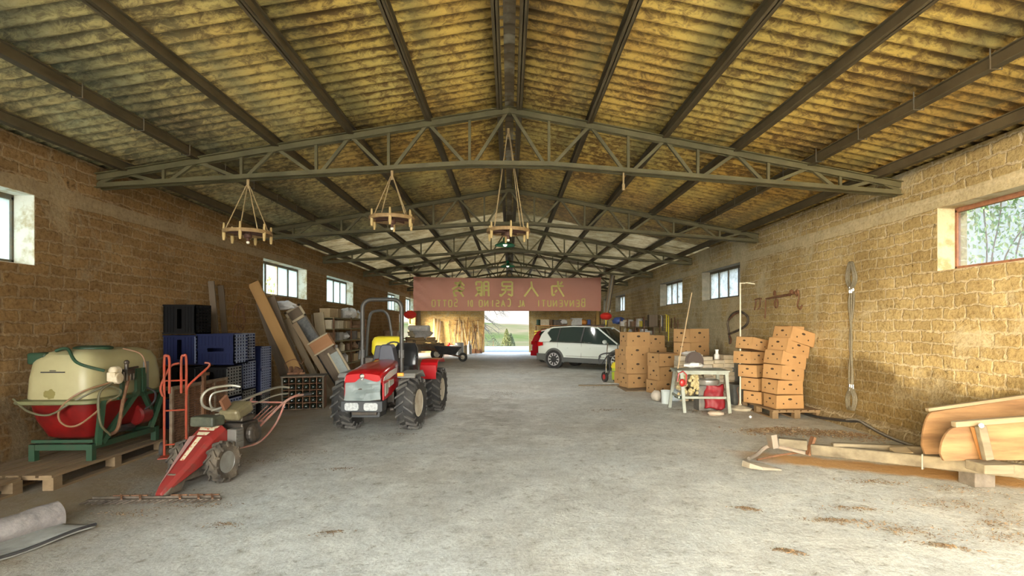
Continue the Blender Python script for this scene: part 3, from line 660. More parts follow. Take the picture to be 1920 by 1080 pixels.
# ------------------------------------------------------------------ plastic picking crates
M_cblue = mat('blue_crate', (.006, .010, .042), .6, spec=.2); M_cblack = mat('black_crate', (.004, .004, .0045), .7, spec=.2); M_clight = mat('light_blue_crate', (.17, .20, .29), .45)
def crate_mesh(name, m, side_m, L=.47, D=.42, Hh=.44, hole='v'):
    """crate with ribbed end face, long hand hole and a perforated side"""
    o = thing('plastic_crate', 'x', 'crate')
    t = .015; mb = MB()
    mb.bb((-L/2, -D/2, 0), (L/2, D/2, .02))
    mb.bb((-L/2, D/2-t, 0), (L/2, D/2, Hh)); mb.bb((-L/2, -D/2, 0), (-L/2+t, D/2, Hh))
    # end face with hand hole
    if hole == 'v': hx, hz0, hz1 = .035, Hh*.18, Hh*.85
    else: hx, hz0, hz1 = .12, Hh*.42, Hh*.54
    mb.bb((-L/2, -D/2, 0), (-hx, -D/2+t, Hh)); mb.bb((hx, -D/2, 0), (L/2, -D/2+t, Hh)); mb.bb((-hx, -D/2, 0), (hx, -D/2+t, hz0)); mb.bb((-hx, -D/2, hz1), (hx, -D/2+t, Hh))
    for k in range(11):
        x = -L/2+.02+k*(L-.04)/10
        if hole == 'v' and abs(x) < hx+.012: continue
        if hole != 'v': mb.bb((x-.004, -D/2-.008, Hh*.62), (x+.004, -D/2, Hh*.93)); mb.bb((x-.004, -D/2-.008, Hh*.06), (x+.004, -D/2, Hh*.36))
        else: mb.bb((x-.004, -D/2-.010, .03), (x+.004, -D/2, Hh-.03))
    for z in (0, Hh-.02, Hh*.5-.01):
        if hole == 'v' and z == Hh*.5-.01: continue
        mb.bb((-L/2-.004, -D/2-.012, z), (-hx if z == Hh*.5-.01 and hole != 'v' else L/2+.004, -D/2, z+.02))
    mb.build('shell', m, o)
    mb = MB(); x0, x1 = L/2-t, L/2
    ny, nz = 5, 9
    for i in range(ny+1): y = -D/2+i*(D-.014)/ny; mb.bb((x0, y, 0), (x1, y+.016, Hh))
    for j in range(nz+1): z = j*(Hh-.018)/nz; mb.bb((x0, -D/2, z), (x1, D/2, z+.02))
    mb.build('perforated_side', side_m, o)
    return o
cr = {'bv': crate_mesh('a', M_cblue, M_clight), 'bh': crate_mesh('b', M_cblue, M_clight, .55, .42, .46, 'h'), 'kv': crate_mesh('c', M_cblack, M_cblack), 'ks': crate_mesh('d', M_cblack, mat('grey_crate', (.14, .14, .13), .5))}
used = set()
def crate(k, x, y, z, lab, rz=0, sc=1):
    o = cr[k] if k not in used else dup(cr[k]); used.add(k)
    o.location = (x, y, z); o.rotation_euler = (0, 0, rz); o['label'] = lab; o['group'] = 'plastic crates stacked by the left wall'
    if sc != 1: o.scale = (sc, sc, sc)
Yc = 8.36
crate('kv', -4.93, Yc, 1.42, 'black slatted plastic crate, topmost of the whole crate stack')
crate('bv', -4.93, Yc, .96, 'dark blue plastic crate with an upright hand hole, directly under the top black crate')
crate('bh', -4.40, Yc, .96, 'dark blue plastic crate with a wide horizontal hand hole')
crate('ks', -4.93, Yc, .48, 'dark plastic crate in the outer column, third from the top, beside the wall')
crate('ks', -4.44, Yc-.04, .48, 'black crate with a grey louvred side, below the wide-handled blue crate')
crate('bv', -4.93, Yc, 0, 'dark plastic crate at the foot of the column beside the wall'); crate('bv', -4.44, Yc-.04, 0, 'blue plastic crate on the floor behind the mesh gate panel')
crate('bv', -4.55, 9.0, .98, 'blue crate with a pale perforated side, behind the wide-handled blue crate')
crate('bv', -4.55, 9.02, .51, 'blue crate in the second row back, second from the floor'); crate('ks', -4.55, 9.02, .04, 'dark crate in the second row back, lowest of its stack')
crate('bv', -4.52, 9.62, .78, 'pale-sided blue crate topping the rearmost stack', 0, .9)
crate('bv', -4.52, 9.62, .38, 'blue crate in the rearmost stack, second down', 0, .9); crate('ks', -4.52, 9.62, 0, 'black crate at the foot of the rearmost stack', 0, .85)
for k in cr:
    if k not in used: bpy.data.objects.remove(cr[k])

# ------------------------------------------------------------------ two-wheel motor mower with cutter bar
Q = thing('motor_mower', 'red two-wheeled motor mower with a toothed cutter bar and long handlebars', 'motor mower', (-3.02, 5.40, 0), R(-10))
for s in (-1, 1): wheel(Q, (s*.20, 0, .205), .205, .12, .105, 12, s, M_rubdust, M_grey, lugh=.022)
mb = MB()
prof = [(.16, .50, .155), (.10, .545, .15), (-.05, .46, .135), (-.30, .27, .095), (-.52, .10, .05), (-.56, .06, .035)]
rings = []
for y, z, w_ in prof:
    dep = .20 if y > -.3 else .12 if y > -.5 else .05
    rings.append([Vector((x, y, zz)) for x, zz in ((-w_, z-dep), (-w_, z-.04), (-w_*.72, z), (w_*.72, z), (w_, z-.04), (w_, z-dep))])
mb.loft(rings); hood = mb.build('hood', M_redrust, Q, bevel=.008)
def onhood(u0, u1, x0, x1, name, m_):   # decal patches lying on the sloping hood
    def pt(y, x):
        for (ya, za, _), (yb, zb, _) in zip(prof[1:], prof[2:]):
            if yb <= y <= ya: t = (ya-y)/(ya-yb); return Vector((x, y, za+(zb-za)*t+.004))
    MB().add([pt(u0, x0), pt(u0, x1), pt(u1, x1*.8), pt(u1, x0*.8)], [(0, 1, 2, 3)]).build(name, m_, hood)
m_dec = mat('cream_decal', (.5, .45, .3), .6, 0, (.4, .1, .05), 30, thr=(.55, .6))
onhood(-.06, -.29, -.03, .02, 'stripe_decal', m_dec); onhood(.08, .02, -.10, .10, 'name_decal', m_dec); onhood(-.0, -.04, -.07, .06, 'name_decal', m_dec)
MB().add([(-.12, -.06, .455), (-.05, -.06, .472), (-.03, -.50, .125), (-.045, -.50, .112)], [(0, 1, 2, 3)]).build('worn_patch', mat('faded_red', (.26, .14, .12), .7), hood)
mb = MB(); mb.prism([(-.56, .03), (-.36, .02), (-.28, .16), (-.45, .12)], .12, YZ); mb.box((0, -.22, .14), (.09, .4, .10)); mb.box((0, .1, .25), (.2, .4, .2)); mb.build('gearbox', M_rubdust, Q, bevel=.01)
mb = MB(); mb.tube([(-.19, 0, .205), (.19, 0, .205)], .03, 10); mb.build('axle', M_dark, Q)
mb = MB(); mb.box((-.05, .10, .585), (.26, .18, .10)); mb.build('battery_box', mat('drab_box', (.03, .034, .022), .6, 0, (.08, .085, .055), 8), Q, bevel=.02)
mb = MB(); mb.box((.12, .36, .42), (.24, .26, .24)); mb.box((.13, .34, .58), (.2, .2, .06)); mb.lathe([(.09, 0), (.1, .02), (.1, .06), (.05, .08)], 16, T3(.24, .36, .42) @ AX)
mb.build('engine', M_dark, Q, bevel=.015)
mb = MB(); mb.box((.20, .18, .40), (.10, .12, .20)); [mb.box((.252, .18, .33+k*.035), (.012, .1, .014)) for k in range(5)]; mb.build('silencer', mat('muffler', (.16, .15, .13), .6, .5), Q, bevel=.01)
mb = MB(); mb.box((.12, .30, .66), (.22, .26, .12), (R(18), 0, 0)); mb.build('fuel_tank', mat('khaki_tank', (.12, .10, .055), .45, .2, (.2, .17, .09), 6), Q, bevel=.03)
mb = MB(); mb.box((.10, .16, .76), (.03, .10, .12), (R(30), 0, 0)); mb.build('rear_flap', mat('rusty_plate', (.16, .065, .03), .8), Q)
for s in (-1, 1):
    MB().tube(curve([(s*.1, .35, .32), (s*.13, .6, .40), (s*.20, .95, .62), (s*.26, 1.12, .70), (s*.28, 1.32, .70)], 6), .014, 8).build('handlebar', mat('faded_pink_tube', (.36, .12, .09), .6, 0, (.3, .2, .16), 12), Q, smooth=True)
    MB().tube(curve([(s*.1, .30, .26), (s*.15, .62, .26), (s*.2, .85, .42), (s*.22, 1.0, .64)], 6), .011, 8).build('lower_stay', mat('faded_pink_tube', (.36, .12, .09), .6), Q, smooth=True)
    MB().tube([(s*.28, 1.28, .70), (s*.285, 1.44, .695)], .018, 8).build('grip', M_black, Q)
for y, z, x in ((.72, .475, .15), (1.0, .645, .22)): MB().tube([(-x, y, z), (x, y, z)], .011, 6).build('cross_tube', mat('faded_pink_tube', (.36, .12, .09), .6), Q)
for k in range(3): MB().tube([(.0+k*.05, .7, .47), (.03+k*.06, .95, .61)], .007, 6).build('stay', mat('faded_pink_tube', (.36, .12, .09), .6), Q)
M_lever = mat('worn_steel_tube', (.42, .40, .33), .4, .7)
MB().tube(curve([(-.02, .24, .66), (-.10, .12, .72), (-.10, .08, .82), (-.06, .14, .90), (.04, .3, .92), (.12, .36, .90)], 6), .013, 8).build('starter_bow', M_lever, Q, smooth=True)
MB().tube(curve([(-.06, .30, .66), (-.06, .16, .72), (-.04, .16, .85), (.08, .32, .88)], 6), .010, 8).build('starter_bow', M_lever, Q, smooth=True)
MB().tube(curve([(-.05, .15, .68), (.05, .35, .72), (.10, .8, .80), (.12, 1.05, .82), (.16, 1.18, .80)], 6), .013, 8).build('gear_lever', M_lever, Q, smooth=True)
MB().tube(curve([(.0, .15, .64), (.12, .5, .68), (.16, .9, .74), (.20, 1.1, .74)], 6), .009, 8).build('clutch_lever', M_lever, Q, smooth=True)
# cutter bar, level with the floor in front
cb = MB(); cb.box((0, 0, .022), (1.14, .035, .014)); cb.box((0, .03, .034), (1.10, .012, .02))
M_dkiron = mat('dirty_iron', (.07, .055, .04), .85, .2, (.15, .12, .09), 20, .2)
bar = cb.build('cutter_bar', M_dkiron, Q, loc=(.02, -.62, 0), rot=(0, 0, R(10)))
mb = MB()
for k in range(22):
    x = -.55+k*.0524; mb.add([(x-.010, 0, .03), (x+.010, 0, .03), (x+.004-.035, -.075, .018), (x-.004-.035, -.075, .018), (x-.010, 0, .012), (x+.010, 0, .012), (x+.004-.035, -.075, .008), (x-.004-.035, -.075, .008)], [(0, 1, 2, 3), (7, 6, 5, 4), (0, 4, 5, 1), (1, 5, 6, 2), (2, 6, 7, 3), (3, 7, 4, 0)])
mb.build('teeth', M_dkiron, bar)
for x in (-.32, -.16, .18, .34, .46): MB().bar((x, .05, .05), (x+.05, -.02, .035), .015, .012).box((x, .05, .045), (.14, .012, .012)).build('clamp', M_rust, bar)

# ------------------------------------------------------------------ rolled matting in the left foreground
p = at(60, 1000, Z=0)
M_mat = mat('grey_matting', (.25, .225, .205), .95, 0, (.17, .15, .14), 16, .5)
mb = MB(); n = 26
a, b_ = at(-140, 1060, Z=.0), at(112, 985, Z=.0); d = (b_-a); d.z = 0; L_ = d.length; d.normalize(); nn = Vector((-d.y, d.x, 0))
def roll(u, t):
    ang = t*2*math.pi*1.0; q = a+d*(u*L_); jj = 1+.12*noise.noise(Vector((u*4, math.cos(ang), math.sin(ang))))
    end = .045 if u < .9 else .045*(1-.25*(u-.9)*10)
    return q+nn*(math.cos(ang)*.10*jj+.02)+Vector((0, 0, (.075+math.sin(ang)*(.075+(.035*u)))*jj))
mb.grid(roll, 30, 26)
for e in (0, 1):
    ring = [roll(e, k/26) for k in range(26)]; mb.add(ring+[sum(ring, Vector())/26+d*(-.02 if e else .02)], [(k, (k+1) % 26, 26) for k in range(26)])
def origin(mb, p):
    p = Vector(p); mb.v = [q-p for q in mb.v]; return p
lo = origin(mb, a.lerp(b_, .5)); o = mb.build('rolled_mat', M_mat, loc=lo, smooth=True, weld=True); tag(o, 'grey rolled-up rubber mat lying in the left foreground', 'mat')
mb = MB(); q0, q1, q2, q3 = at(-160, 1110, Z=0), at(180, 993, Z=0), at(60, 985, Z=0), at(-200, 1050, Z=0)
def sheet(u, t):
    A = q0.lerp(q1, u); B_ = q3.lerp(q2, u); q = A.lerp(B_, t); return Vector((q.x, q.y, .022+.010*math.sin(u*9)*(1-t)+.012*(1-t)))
mb.grid(sheet, 24, 6); lo = origin(mb, q0.lerp(q2, .5))
o = mb.build('floor_sheet', mat('pale_floor_sheet', (.33, .33, .30), .9, 0, (.24, .23, .20), 6, .3), loc=lo, smooth=True); m_ = o.modifiers.new('t', 'SOLIDIFY'); m_.thickness = .018; m_.offset = -1
tag(o, 'thin pale sheet with a curled dark edge under the rolled mat', 'sheet')
mb = MB(); mb.tube([sheet(u/20, 0)+Vector((0, 0, .004)) for u in range(21)], .011, 6); mb.v = [q-lo for q in mb.v]; mb.build('edge', M_black, o, smooth=True)
# ------------------------------------------------------------------ red articulated tractor
TR_ = thing('tractor', 'small red tractor with a roll bar and four equal lugged wheels, parked facing the camera', 'tractor', (-1.86, 8.90, 0), R(-4.5))
M_tyre = [mat('tractor_tyre', (.016, .016, .016), .8, 0, (.045, .042, .038), 4, .1), mat('tractor_lug', (.03, .03, .029), .7, 0, (.15, .14, .125), 6, .1, thr=(.35, .7))]
for s in (-1, 1):
    wheel(TR_, (s*.47, -.84, .395), .395, .27, .20, 17, s, M_tyre, lugh=.035, steer=R(-3))
    wheel(TR_, (s*.47, .86, .395), .395, .27, .20, 17, s, M_tyre, lugh=.035)
def ringbox(y, w0, w1, z0, z1, r=.05, n=4, crown=.02):
    """cross-section of the hood at y: w0 half-width at foot, w1 half-width at top"""
    pts = [Vector((-w0, y, z0)), Vector((-w1, y, z1-r))]
    for k in range(1, n): a = math.pi/2*k/n; pts.append(Vector((-w1+r-r*math.cos(a), y, z1-r+r*math.sin(a))))
    for k in range(5): t = k/4; pts.append(Vector(((-w1+r)*(1-2*t), y, z1+crown*math.sin(math.pi*t))))
    for k in range(n-1, 0, -1): a = math.pi/2*k/n; pts.append(Vector((w1-r+r*math.cos(a), y, z1-r+r*math.sin(a))))
    pts += [Vector((w1, y, z1-r)), Vector((w0, y, z0))]
    return pts
M_trred = mat('tractor_red', (.42, .006, .010), .28, 0, coat=.6)
mb = MB(); mb.loft([ringbox(-1.60, .255, .24, .78, .875, .04), ringbox(-1.56, .265, .255, .74, .90, .05), ringbox(-1.35, .27, .26, .70, .935, .06), ringbox(-1.0, .27, .25, .62, .985, .06), ringbox(-.62, .24, .20, .62, 1.01, .05), ringbox(-.55, .20, .17, .64, 1.0, .04)])
hood = mb.build('hood', M_trred, TR_, smooth=True)
mb = MB()
for s in (-1, 1): mb.prism([(-1.56, .52), (-1.56, .78), (-.6, .80), (-.62, .66), (-.95, .64), (-1.2, .56)], .02, T3(s*.262, 0, 0) @ YZ)
mb.build('side_panel', M_trred, TR_, bevel=.006)
M_panel = mat('pale_grey_sticker', (.40, .41, .36), .5)
mb = MB()
for s in (-1, 1): mb.prism([(-1.50, .58), (-1.50, .75), (-1.36, .76), (-1.36, .61)], .006, T3(s*.275, 0, 0) @ YZ); mb.prism([(-1.32, .68), (-1.32, .77), (-1.1, .78), (-1.1, .71)], .006, T3(s*.275, 0, 0) @ YZ)
mb.build('side_vent', M_panel, hood)
mb = MB()
for s in (-1, 1): mb.prism([(-1.56, .79), (-1.53, .84), (-1.3, .90), (-.9, .935), (-.95, .85), (-1.3, .80)], .006, T3(s*.272, 0, 0) @ YZ)
mb.build('name_stripe', mat('silver_stripe', (.62, .60, .58), .4, .2), hood)
# creased grille cover
def cov(u, t):
    x = (u-.5)*.50*(1-.10*abs(t-.5)*0); z = .535+t*.30
    y = -1.63+.035*t-.030*max(0, 1-abs(u-.62)*3.2)*max(0, 1-abs(t-.32)*3)+.02*abs(math.sin(u*5+t*4))*.6+.016*noise.noise(Vector((u*3, t*3, 1)))*2
    x *= 1+.05*(1-t)*0-.04*math.sin(math.pi*t)
    return Vector((x, y, z-.02*math.sin(u*math.pi*1.3)*(1-t)))
mb = MB(); mb.grid(cov, 18, 12); o = mb.build('grille_cover', mat('grey_cover_sheet', (.19, .23, .225), .5, 0, (.15, .18, .175), 3), TR_, smooth=False); sm = o.modifiers.new('t', 'SOLIDIFY'); sm.thickness = .01
mb = MB(); mb.bb((-.24, -1.59, .52), (.24, -1.50, .84)); mb.build('radiator', M_dark, TR_)
mb = MB(); mb.lathe([(.0, 0), (.033, .004), (.033, .012), (.02, .02), (0, .02)], 16, T3(0, -1.625, .865) @ Matrix.Rotation(R(90), 4, 'X')); mb.prism([(-.03, .86), (.03, .86), (0, .80)], .012, T3(0, -1.625, 0) @ XZ); mb.build('badge', M_chrome, hood)
mb = MB(); mb.prism([(-.27, .38), (-.285, .40), (-.285, .53), (.285, .53), (.285, .40), (.27, .38)], .20, T3(0, -1.56, 0) @ XZ); mb.bb((-.2, -1.5, .28), (.2, -1.2, .40)); mb.build('bumper', mat('charcoal_bumper', (.035, .038, .04), .55), TR_, bevel=.012)
M_lens = mat('headlamp_lens', (.75, .78, .78), .12, .3, (.4, .42, .42), 40)
for s in (-1, 1):
    l_ = MB().prism([(s*.13+x*.095, .455+z*.052) for x, z in ((-1, -.6), (-.8, -1), (.8, -1), (1, -.6), (1, .6), (.8, 1), (-.8, 1), (-1, .6))], .03, T3(0, -1.662, 0) @ XZ).build('headlamp', M_lens, TR_, bevel=.006)
mb = MB(); mb.box((0, -1.0, .47), (.34, 1.1, .30)); mb.box((0, -.84, .395), (.70, .16, .16)); mb.box((.2, -.9, .52), (.12, .3, .2)); mb.ball((.24, -1.05, .34), (.1, .12, .05)); mb.tube([(.2, -1.1, .40), (.3, -.9, .33), (.22, -.7, .36)], .02, 6); mb.build('engine_block', M_dark, TR_, bevel=.02)
mb = MB(); mb.box((0, .1, .42), (.26, .9, .22)); mb.box((0, .86, .395), (.70, .2, .2)); mb.lathe([(.14, -.1), (.14, .1)], 16, T3(0, .05, .42)); mb.build('transmission', M_dark, TR_, bevel=.02)
M_fend = mat('grey_fender', (.30, .30, .28), .5, 0, (.2, .2, .18), 6)
for s in (-1, 1):
    mb = MB(); mb.prism([(-1.06, .80), (-1.0, .845), (-.55, .86), (-.42, .78), (-.40, .74), (-.45, .76), (-.57, .835), (-.98, .82), (-1.04, .78)], .26, T3(s*.44, 0, 0) @ YZ); f = mb.build('front_fender', M_fend, TR_, bevel=.006)
    MB().box((s*.36, -1.05, .835), (.09, .05, .05)).build('indicator', mat('amber_lens', (.9, .33, .02), .3), f, bevel=.008)
    mb = MB(); mb.prism([(.42, .74), (.5, .90), (.62, .95), (1.05, .95), (1.15, .88), (1.13, .87), (1.03, .93), (.63, .93), (.52, .885), (.45, .74)], .30, T3(s*.42, 0, 0) @ YZ); mb.prism([(.42, .60), (.42, .76), (.5, .90), (.62, .95), (1.05, .95), (1.1, .6)], .02, T3(s*.28, 0, 0) @ YZ); mb.bb((s*.28, .42, .62), (s*.56, .44, .86)); mb.build('rear_fender', M_trred, TR_, bevel=.006)
pts = [(-.30, -.78, .62), (-.30, -.78, 1.80)]+[(-.30+.14-.14*math.cos(a), -.78, 1.80+.14*math.sin(a)) for a in (.3, .6, .9, 1.2, 1.5)]
pts += [(-p[0], p[1], p[2]) for p in reversed(pts)]
mb = MB(); mb.tube(pts, .032, 10)
for s in (-1, 1): mb.box((s*.30, -.78, 1.12), (.075, .05, .12)); mb.box((s*.30, -.78, .66), (.09, .12, .16))
mb.build('roll_bar', mat('dark_roll_bar', (.035, .035, .032), .45, 0, (.06, .056, .048), 5), TR_, smooth=True)
mb = MB(); mb.prism([(-.13, .92), (-.10, 1.20), (-.07, 1.25), (.07, 1.25), (.10, 1.20), (.16, .92)], .22, T3(-.02, -.42, 0) @ XZ); mb.build('dashboard', mat('slate_dashboard', (.06, .065, .085), .5), TR_, bevel=.02)
mb = MB(); mb.tube([(.16*math.cos(a), -.22+.05*math.sin(a), 1.13+.15*math.sin(a)) for a in [2*math.pi*k/20 for k in range(20)]], .014, 8, closed=True); mb.tube([(0, -.22, 1.13), (0, -.40, 1.0)], .02); mb.tube([(-.15, -.22, 1.13), (.15, -.22, 1.13)], .01); mb.build('steering_wheel', M_black, TR_)
mb = MB(); mb.loft([sup(.21, .06, .86, e=.5, cy=.52), sup(.22, .07, 1.0, e=.5, cy=.54), sup(.20, .06, 1.15, e=.5, cy=.58), sup(.15, .04, 1.24, e=.5, cy=.60)]); mb.build('backrest', mat('black_vinyl', (.02, .022, .024), .28, 0, coat=.4), TR_, smooth=True)
mb = MB(); mb.loft([sup(.20, .20, .74, e=.5, cy=.36), sup(.24, .23, .80, e=.5, cy=.36), sup(.22, .21, .87, e=.5, cy=.36)]); mb.build('seat', mat('black_vinyl', (.02, .022, .024), .28), TR_, smooth=True)
for s in (-1, 1): MB().tube([(s*.25, .36, .78), (s*.28, .2, 1.0)], .012, 6).ball((s*.28, .2, 1.01), .025).build('lever', M_black, TR_)
mb = MB()
for s in (-1, 1): mb.tube([(s*.18, 1.0, .5), (s*.22, 1.45, .42)], .02, 8); mb.tube([(s*.18, 1.0, .85), (s*.2, 1.4, .80), (s*.22, 1.45, .45)], .018, 8)
mb.build('rear_linkage', mat('rusty_orange_link', (.42, .16, .06), .6, .2, (.25, .16, .1), 9), TR_, smooth=True)

# ------------------------------------------------------------------ cars
def car(name, label, cat_, loc, rot, sc, paint, clad, detail=True):
    """nose towards +X; near (right-hand) side is -Y"""
    o = thing(name, label, cat_, loc, rot); o.scale = (sc, sc, sc)
    Wc = .90
    # stations along x: (x, z_sill, z_belt, half width at belt, z_roof, half width roof)
    st = [(-2.20, .55, .92, .70), (-2.14, .42, 1.00, .80), (-1.95, .36, 1.05, .87), (-1.4, .34, 1.05, .90), (-.6, .33, 1.035, .905), (.3, .33, 1.01, .905), (1.0, .33, .985, .90), (1.35, .34, .97, .88), (1.9, .36, .88, .84), (2.12, .38, .78, .74), (2.22, .42, .68, .60)]
    rings = []
    for x, zs, zb, hw in st:
        r = []
        for s in (-1, 1):
            q = [(hw*.90, zs), (hw*.985, zs+.06), (hw, zs+(zb-zs)*.45), (hw*.985, zs+(zb-zs)*.80), (hw*.93, zb)]
            if s > 0: q = q[::-1]
            r += [Vector((x, s*a, z)) for a, z in q]
            if s < 0:
                r += [Vector((x, -hw*.5, zb+(.03 if x > 1 else .01))), Vector((x, hw*.5, zb+(.03 if x > 1 else .01)))]
        rings.append(r)
    mb = MB(); mb.loft(rings)
    body = mb.build('body', paint, o, smooth=True)
    ss = body.modifiers.new('s', 'SUBSURF'); ss.levels = ss.render_levels = 2
    # wheel arches cut with a cylinder
    cut = MB()
    for x in (-1.34, 1.34):
        for s in (-1, 1): cut.lathe([(.39, -.22), (.39, .22)], 28, T3(x, s*.80, .35) @ Matrix.Rotation(R(90), 4, 'X'))
    # greenhouse: glass volume with painted roof and pillars round it
    gh = [(-2.05, 1.02, .76, 1.06, .66), (-1.78, 1.04, .82, 1.50, .62), (-1.5, 1.05, .83, 1.595, .64), (-.6, 1.04, .84, 1.645, .66), (.2, 1.02, .84, 1.63, .66), (.55, 1.0, .84, 1.54, .65), (1.28, .98, .82, 1.05, .74)]
    rings = []
    for x, zb, hb, zr, hr in gh:
        rings.append([Vector((x, -hb, zb-.03)), Vector((x, -hr, zr-.03)), Vector((x, -hr*.8, zr)), Vector((x, hr*.8, zr)), Vector((x, hr, zr-.03)), Vector((x, hb, zb-.03))])
    mb = MB(); mb.loft(rings); mb.build('window_glass', M_glassd, o, smooth=True)
    roofr = [(-2.12, 1.46, .60), (-1.78, 1.535, .64), (-1.5, 1.61, .66), (-.6, 1.66, .68), (.1, 1.648, .68), (.42, 1.595, .665)]
    mb = MB(); mb.loft([[Vector((x, -h, z-.05)), Vector((x, -h*.96, z-.01)), Vector((x, -h*.6, z+.008)), Vector((x, h*.6, z+.008)), Vector((x, h*.96, z-.01)), Vector((x, h, z-.05)), Vector((x, h*.6, z-.03)), Vector((x, -h*.6, z-.03))] for x, z, h in roofr]); mb.build('roof', paint, o, smooth=True)
    for s in (-1, 1):
        def pil(xb, zb, hb, xt, zt, ht, w_, t=.03, m_=paint, nm='pillar'):
            MB().bar((xb, s*hb, zb), (xt, s*ht, zt), w_, t, (0, 1, 0)).build(nm, m_, o)
        pil(1.32, .98, .835, .42, 1.59, .672, .05)                       # windscreen pillar
        pil(-.18, 1.03, .855, -.10, 1.60, .682, .06, .02, M_black)
        pil(-1.22, 1.04, .850, -1.16, 1.58, .672, .05, .02, M_black)
        # painted rear quarter
        mb = MB(); P0 = [(-2.12, 1.0, .80), (-1.58, 1.03, .850), (-1.50, 1.12, .825), (-1.75, 1.36, .725), (-1.6, 1.55, .675), (-1.80, 1.53, .665), (-2.02, 1.30, .715)]
        mb.loft([[Vector((x, s*y, z)) for x, z, y in P0], [Vector((x, s*(y-.06), z)) for x, z, y in P0]]); mb.build('rear_quarter', paint, o)
        MB().bar((.3, s*.86, 1.02), (-1.55, s*.862, 1.045), .012, .02, (0, 1, 0)).build('belt_trim', M_chrome if detail else M_black, o)
        # mirror
        if detail: mb = MB(); mb.ball((.88, s*1.00, 1.06), (.08, .11, .075), 14, 10); mb.bb((.85, s*.86, 1.0), (.92, s*1.0, 1.03)); mb.build('mirror', paint, o, smooth=True)
    for x in (-1.34, 1.34):
        for s in (-1, 1):
            w_ = MB(); w_.lathe([(.24, -.10), (.33, -.115), (.352, -.08), (.352, .08), (.33, .115), (.24, .10)], 32, T3(0, 0, 0) @ Matrix.Rotation(R(90), 4, 'X'), caps=False)
            wh = w_.build('wheel', M_rubber, o, (x, s*.80, .35), smooth=True)
            r = MB(); MM = Matrix.Rotation(R(-90 if s > 0 else 90), 4, 'X')
            r.lathe([(.245, .04), (.25, .11), (.23, .112), (.215, .06), (.21, .0), (.0, -.01)], 28, MM)
            wr = r.build('rim', mat('dark_rim_well', (.05, .05, .05), .5), wh, smooth=True)
            r = MB(); r.lathe([(.245, .10), (.25, .115), (.228, .116)], 28, MM, caps=False); r.lathe([(.05, .05), (.05, .10), (0, .105)], 14, MM)
            for k in range(10):
                a = k*math.pi/5; u_ = Vector((math.cos(a), math.sin(a), 0)); p_ = Vector((-u_.y, u_.x, 0))
                r.add([MM@q for q in (u_*.03+p_*.012+V(0, 0, .10), u_*.03-p_*.012+V(0, 0, .10), u_*.235-p_*.030+V(0, 0, .112), u_*.235+p_*.030+V(0, 0, .112), u_*.03+p_*.012+V(0, 0, .07), u_*.03-p_*.012+V(0, 0, .07), u_*.235-p_*.030+V(0, 0, .08), u_*.235+p_*.030+V(0, 0, .08))], [(0, 1, 2, 3), (7, 6, 5, 4), (0, 4, 5, 1), (1, 5, 6, 2), (2, 6, 7, 3), (3, 7, 4, 0)])
            r.build('spokes', mat('silver_alloy', (.72, .72, .72), .3, .6), wh)
            # arch cladding ring and black well
            for nm, ra, rb, yd, m_ in (('wheel_arch', .37, .44, .915, clad),):
                ring = []
                for k in range(19):
                    a = math.pi*(k/18)*1.16-.08*math.pi
                    ring.append((math.cos(a), math.sin(a)))
                mb = MB(); vs = []
                for c_, s_ in ring:
                    for rr_, yy in ((ra, yd-.12), (ra, yd), (rb, yd-.01), (rb, yd-.12)): vs.append(Vector((x+c_*rr_, s*yy, .35+s_*rr_)))
                fs = []
                for k in range(18):
                    for q in range(4): fs.append((k*4+q, k*4+(q+1) % 4, k*4+4+(q+1) % 4, k*4+4+q))
                mb.add(vs, fs+[(0, 1, 2, 3), (72, 75, 74, 73)]); mb.build(nm, m_, o)
            mb = MB(); mb.lathe([(.39, -.16), (.39, .118), (0, .118)], 26, T3(x, s*.80, .35) @ Matrix.Rotation(R(90 if s < 0 else -90), 4, 'X')) ; 
            mb = MB(); mb.lathe([(.0, .106), (.375, .106)], 26, T3(x, s*.80, .35) @ Matrix.Rotation(R(90 if s < 0 else -90), 4, 'X'), caps=False); mb.build('wheel_well', M_black, o)
    for s in (-1, 1):
        mb = MB(); mb.prism([(-.95, .26), (-.92, .44), (.90, .42), (.93, .24)], .05, T3(0, s*.895, 0) @ XZ); mb.build('sill', clad, o, bevel=.01)
        if detail:
            for xx in (-.92, .05):
                MB().bar((xx-.0, s*.915, .80), (xx+.2, s*.915, .805), .02, .03, (0, 1, 0)).build('door_handle', paint, o)
            for xa in (-1.18, -.14, .92): MB().bar((xa, s*.908, .45), (xa, s*.875, 1.0), .006, .006).build('door_seam', M_black, o)
            MB().bar((-.8, s*.912, .50), (.85, s*.912, .49), .012, .02, (0, 1, 0)).build('chrome_strip', M_chrome, o)
    mb = MB(); mb.loft([[Vector((x, y, z)) for y, z in ((-h, .30), (-h, .56), (h, .56), (h, .30))] for x, h in ((-2.24, .62), (-2.16, .86), (-1.75, .91))]); mb.build('rear_bumper', clad, o, bevel=.02)
    mb = MB(); mb.loft([[Vector((x, y, z)) for y, z in ((-h, .24), (-h, .46), (h, .46), (h, .24))] for x, h in ((2.24, .60), (2.14, .80), (1.75, .91))]); mb.build('front_bumper', clad, o, bevel=.02)
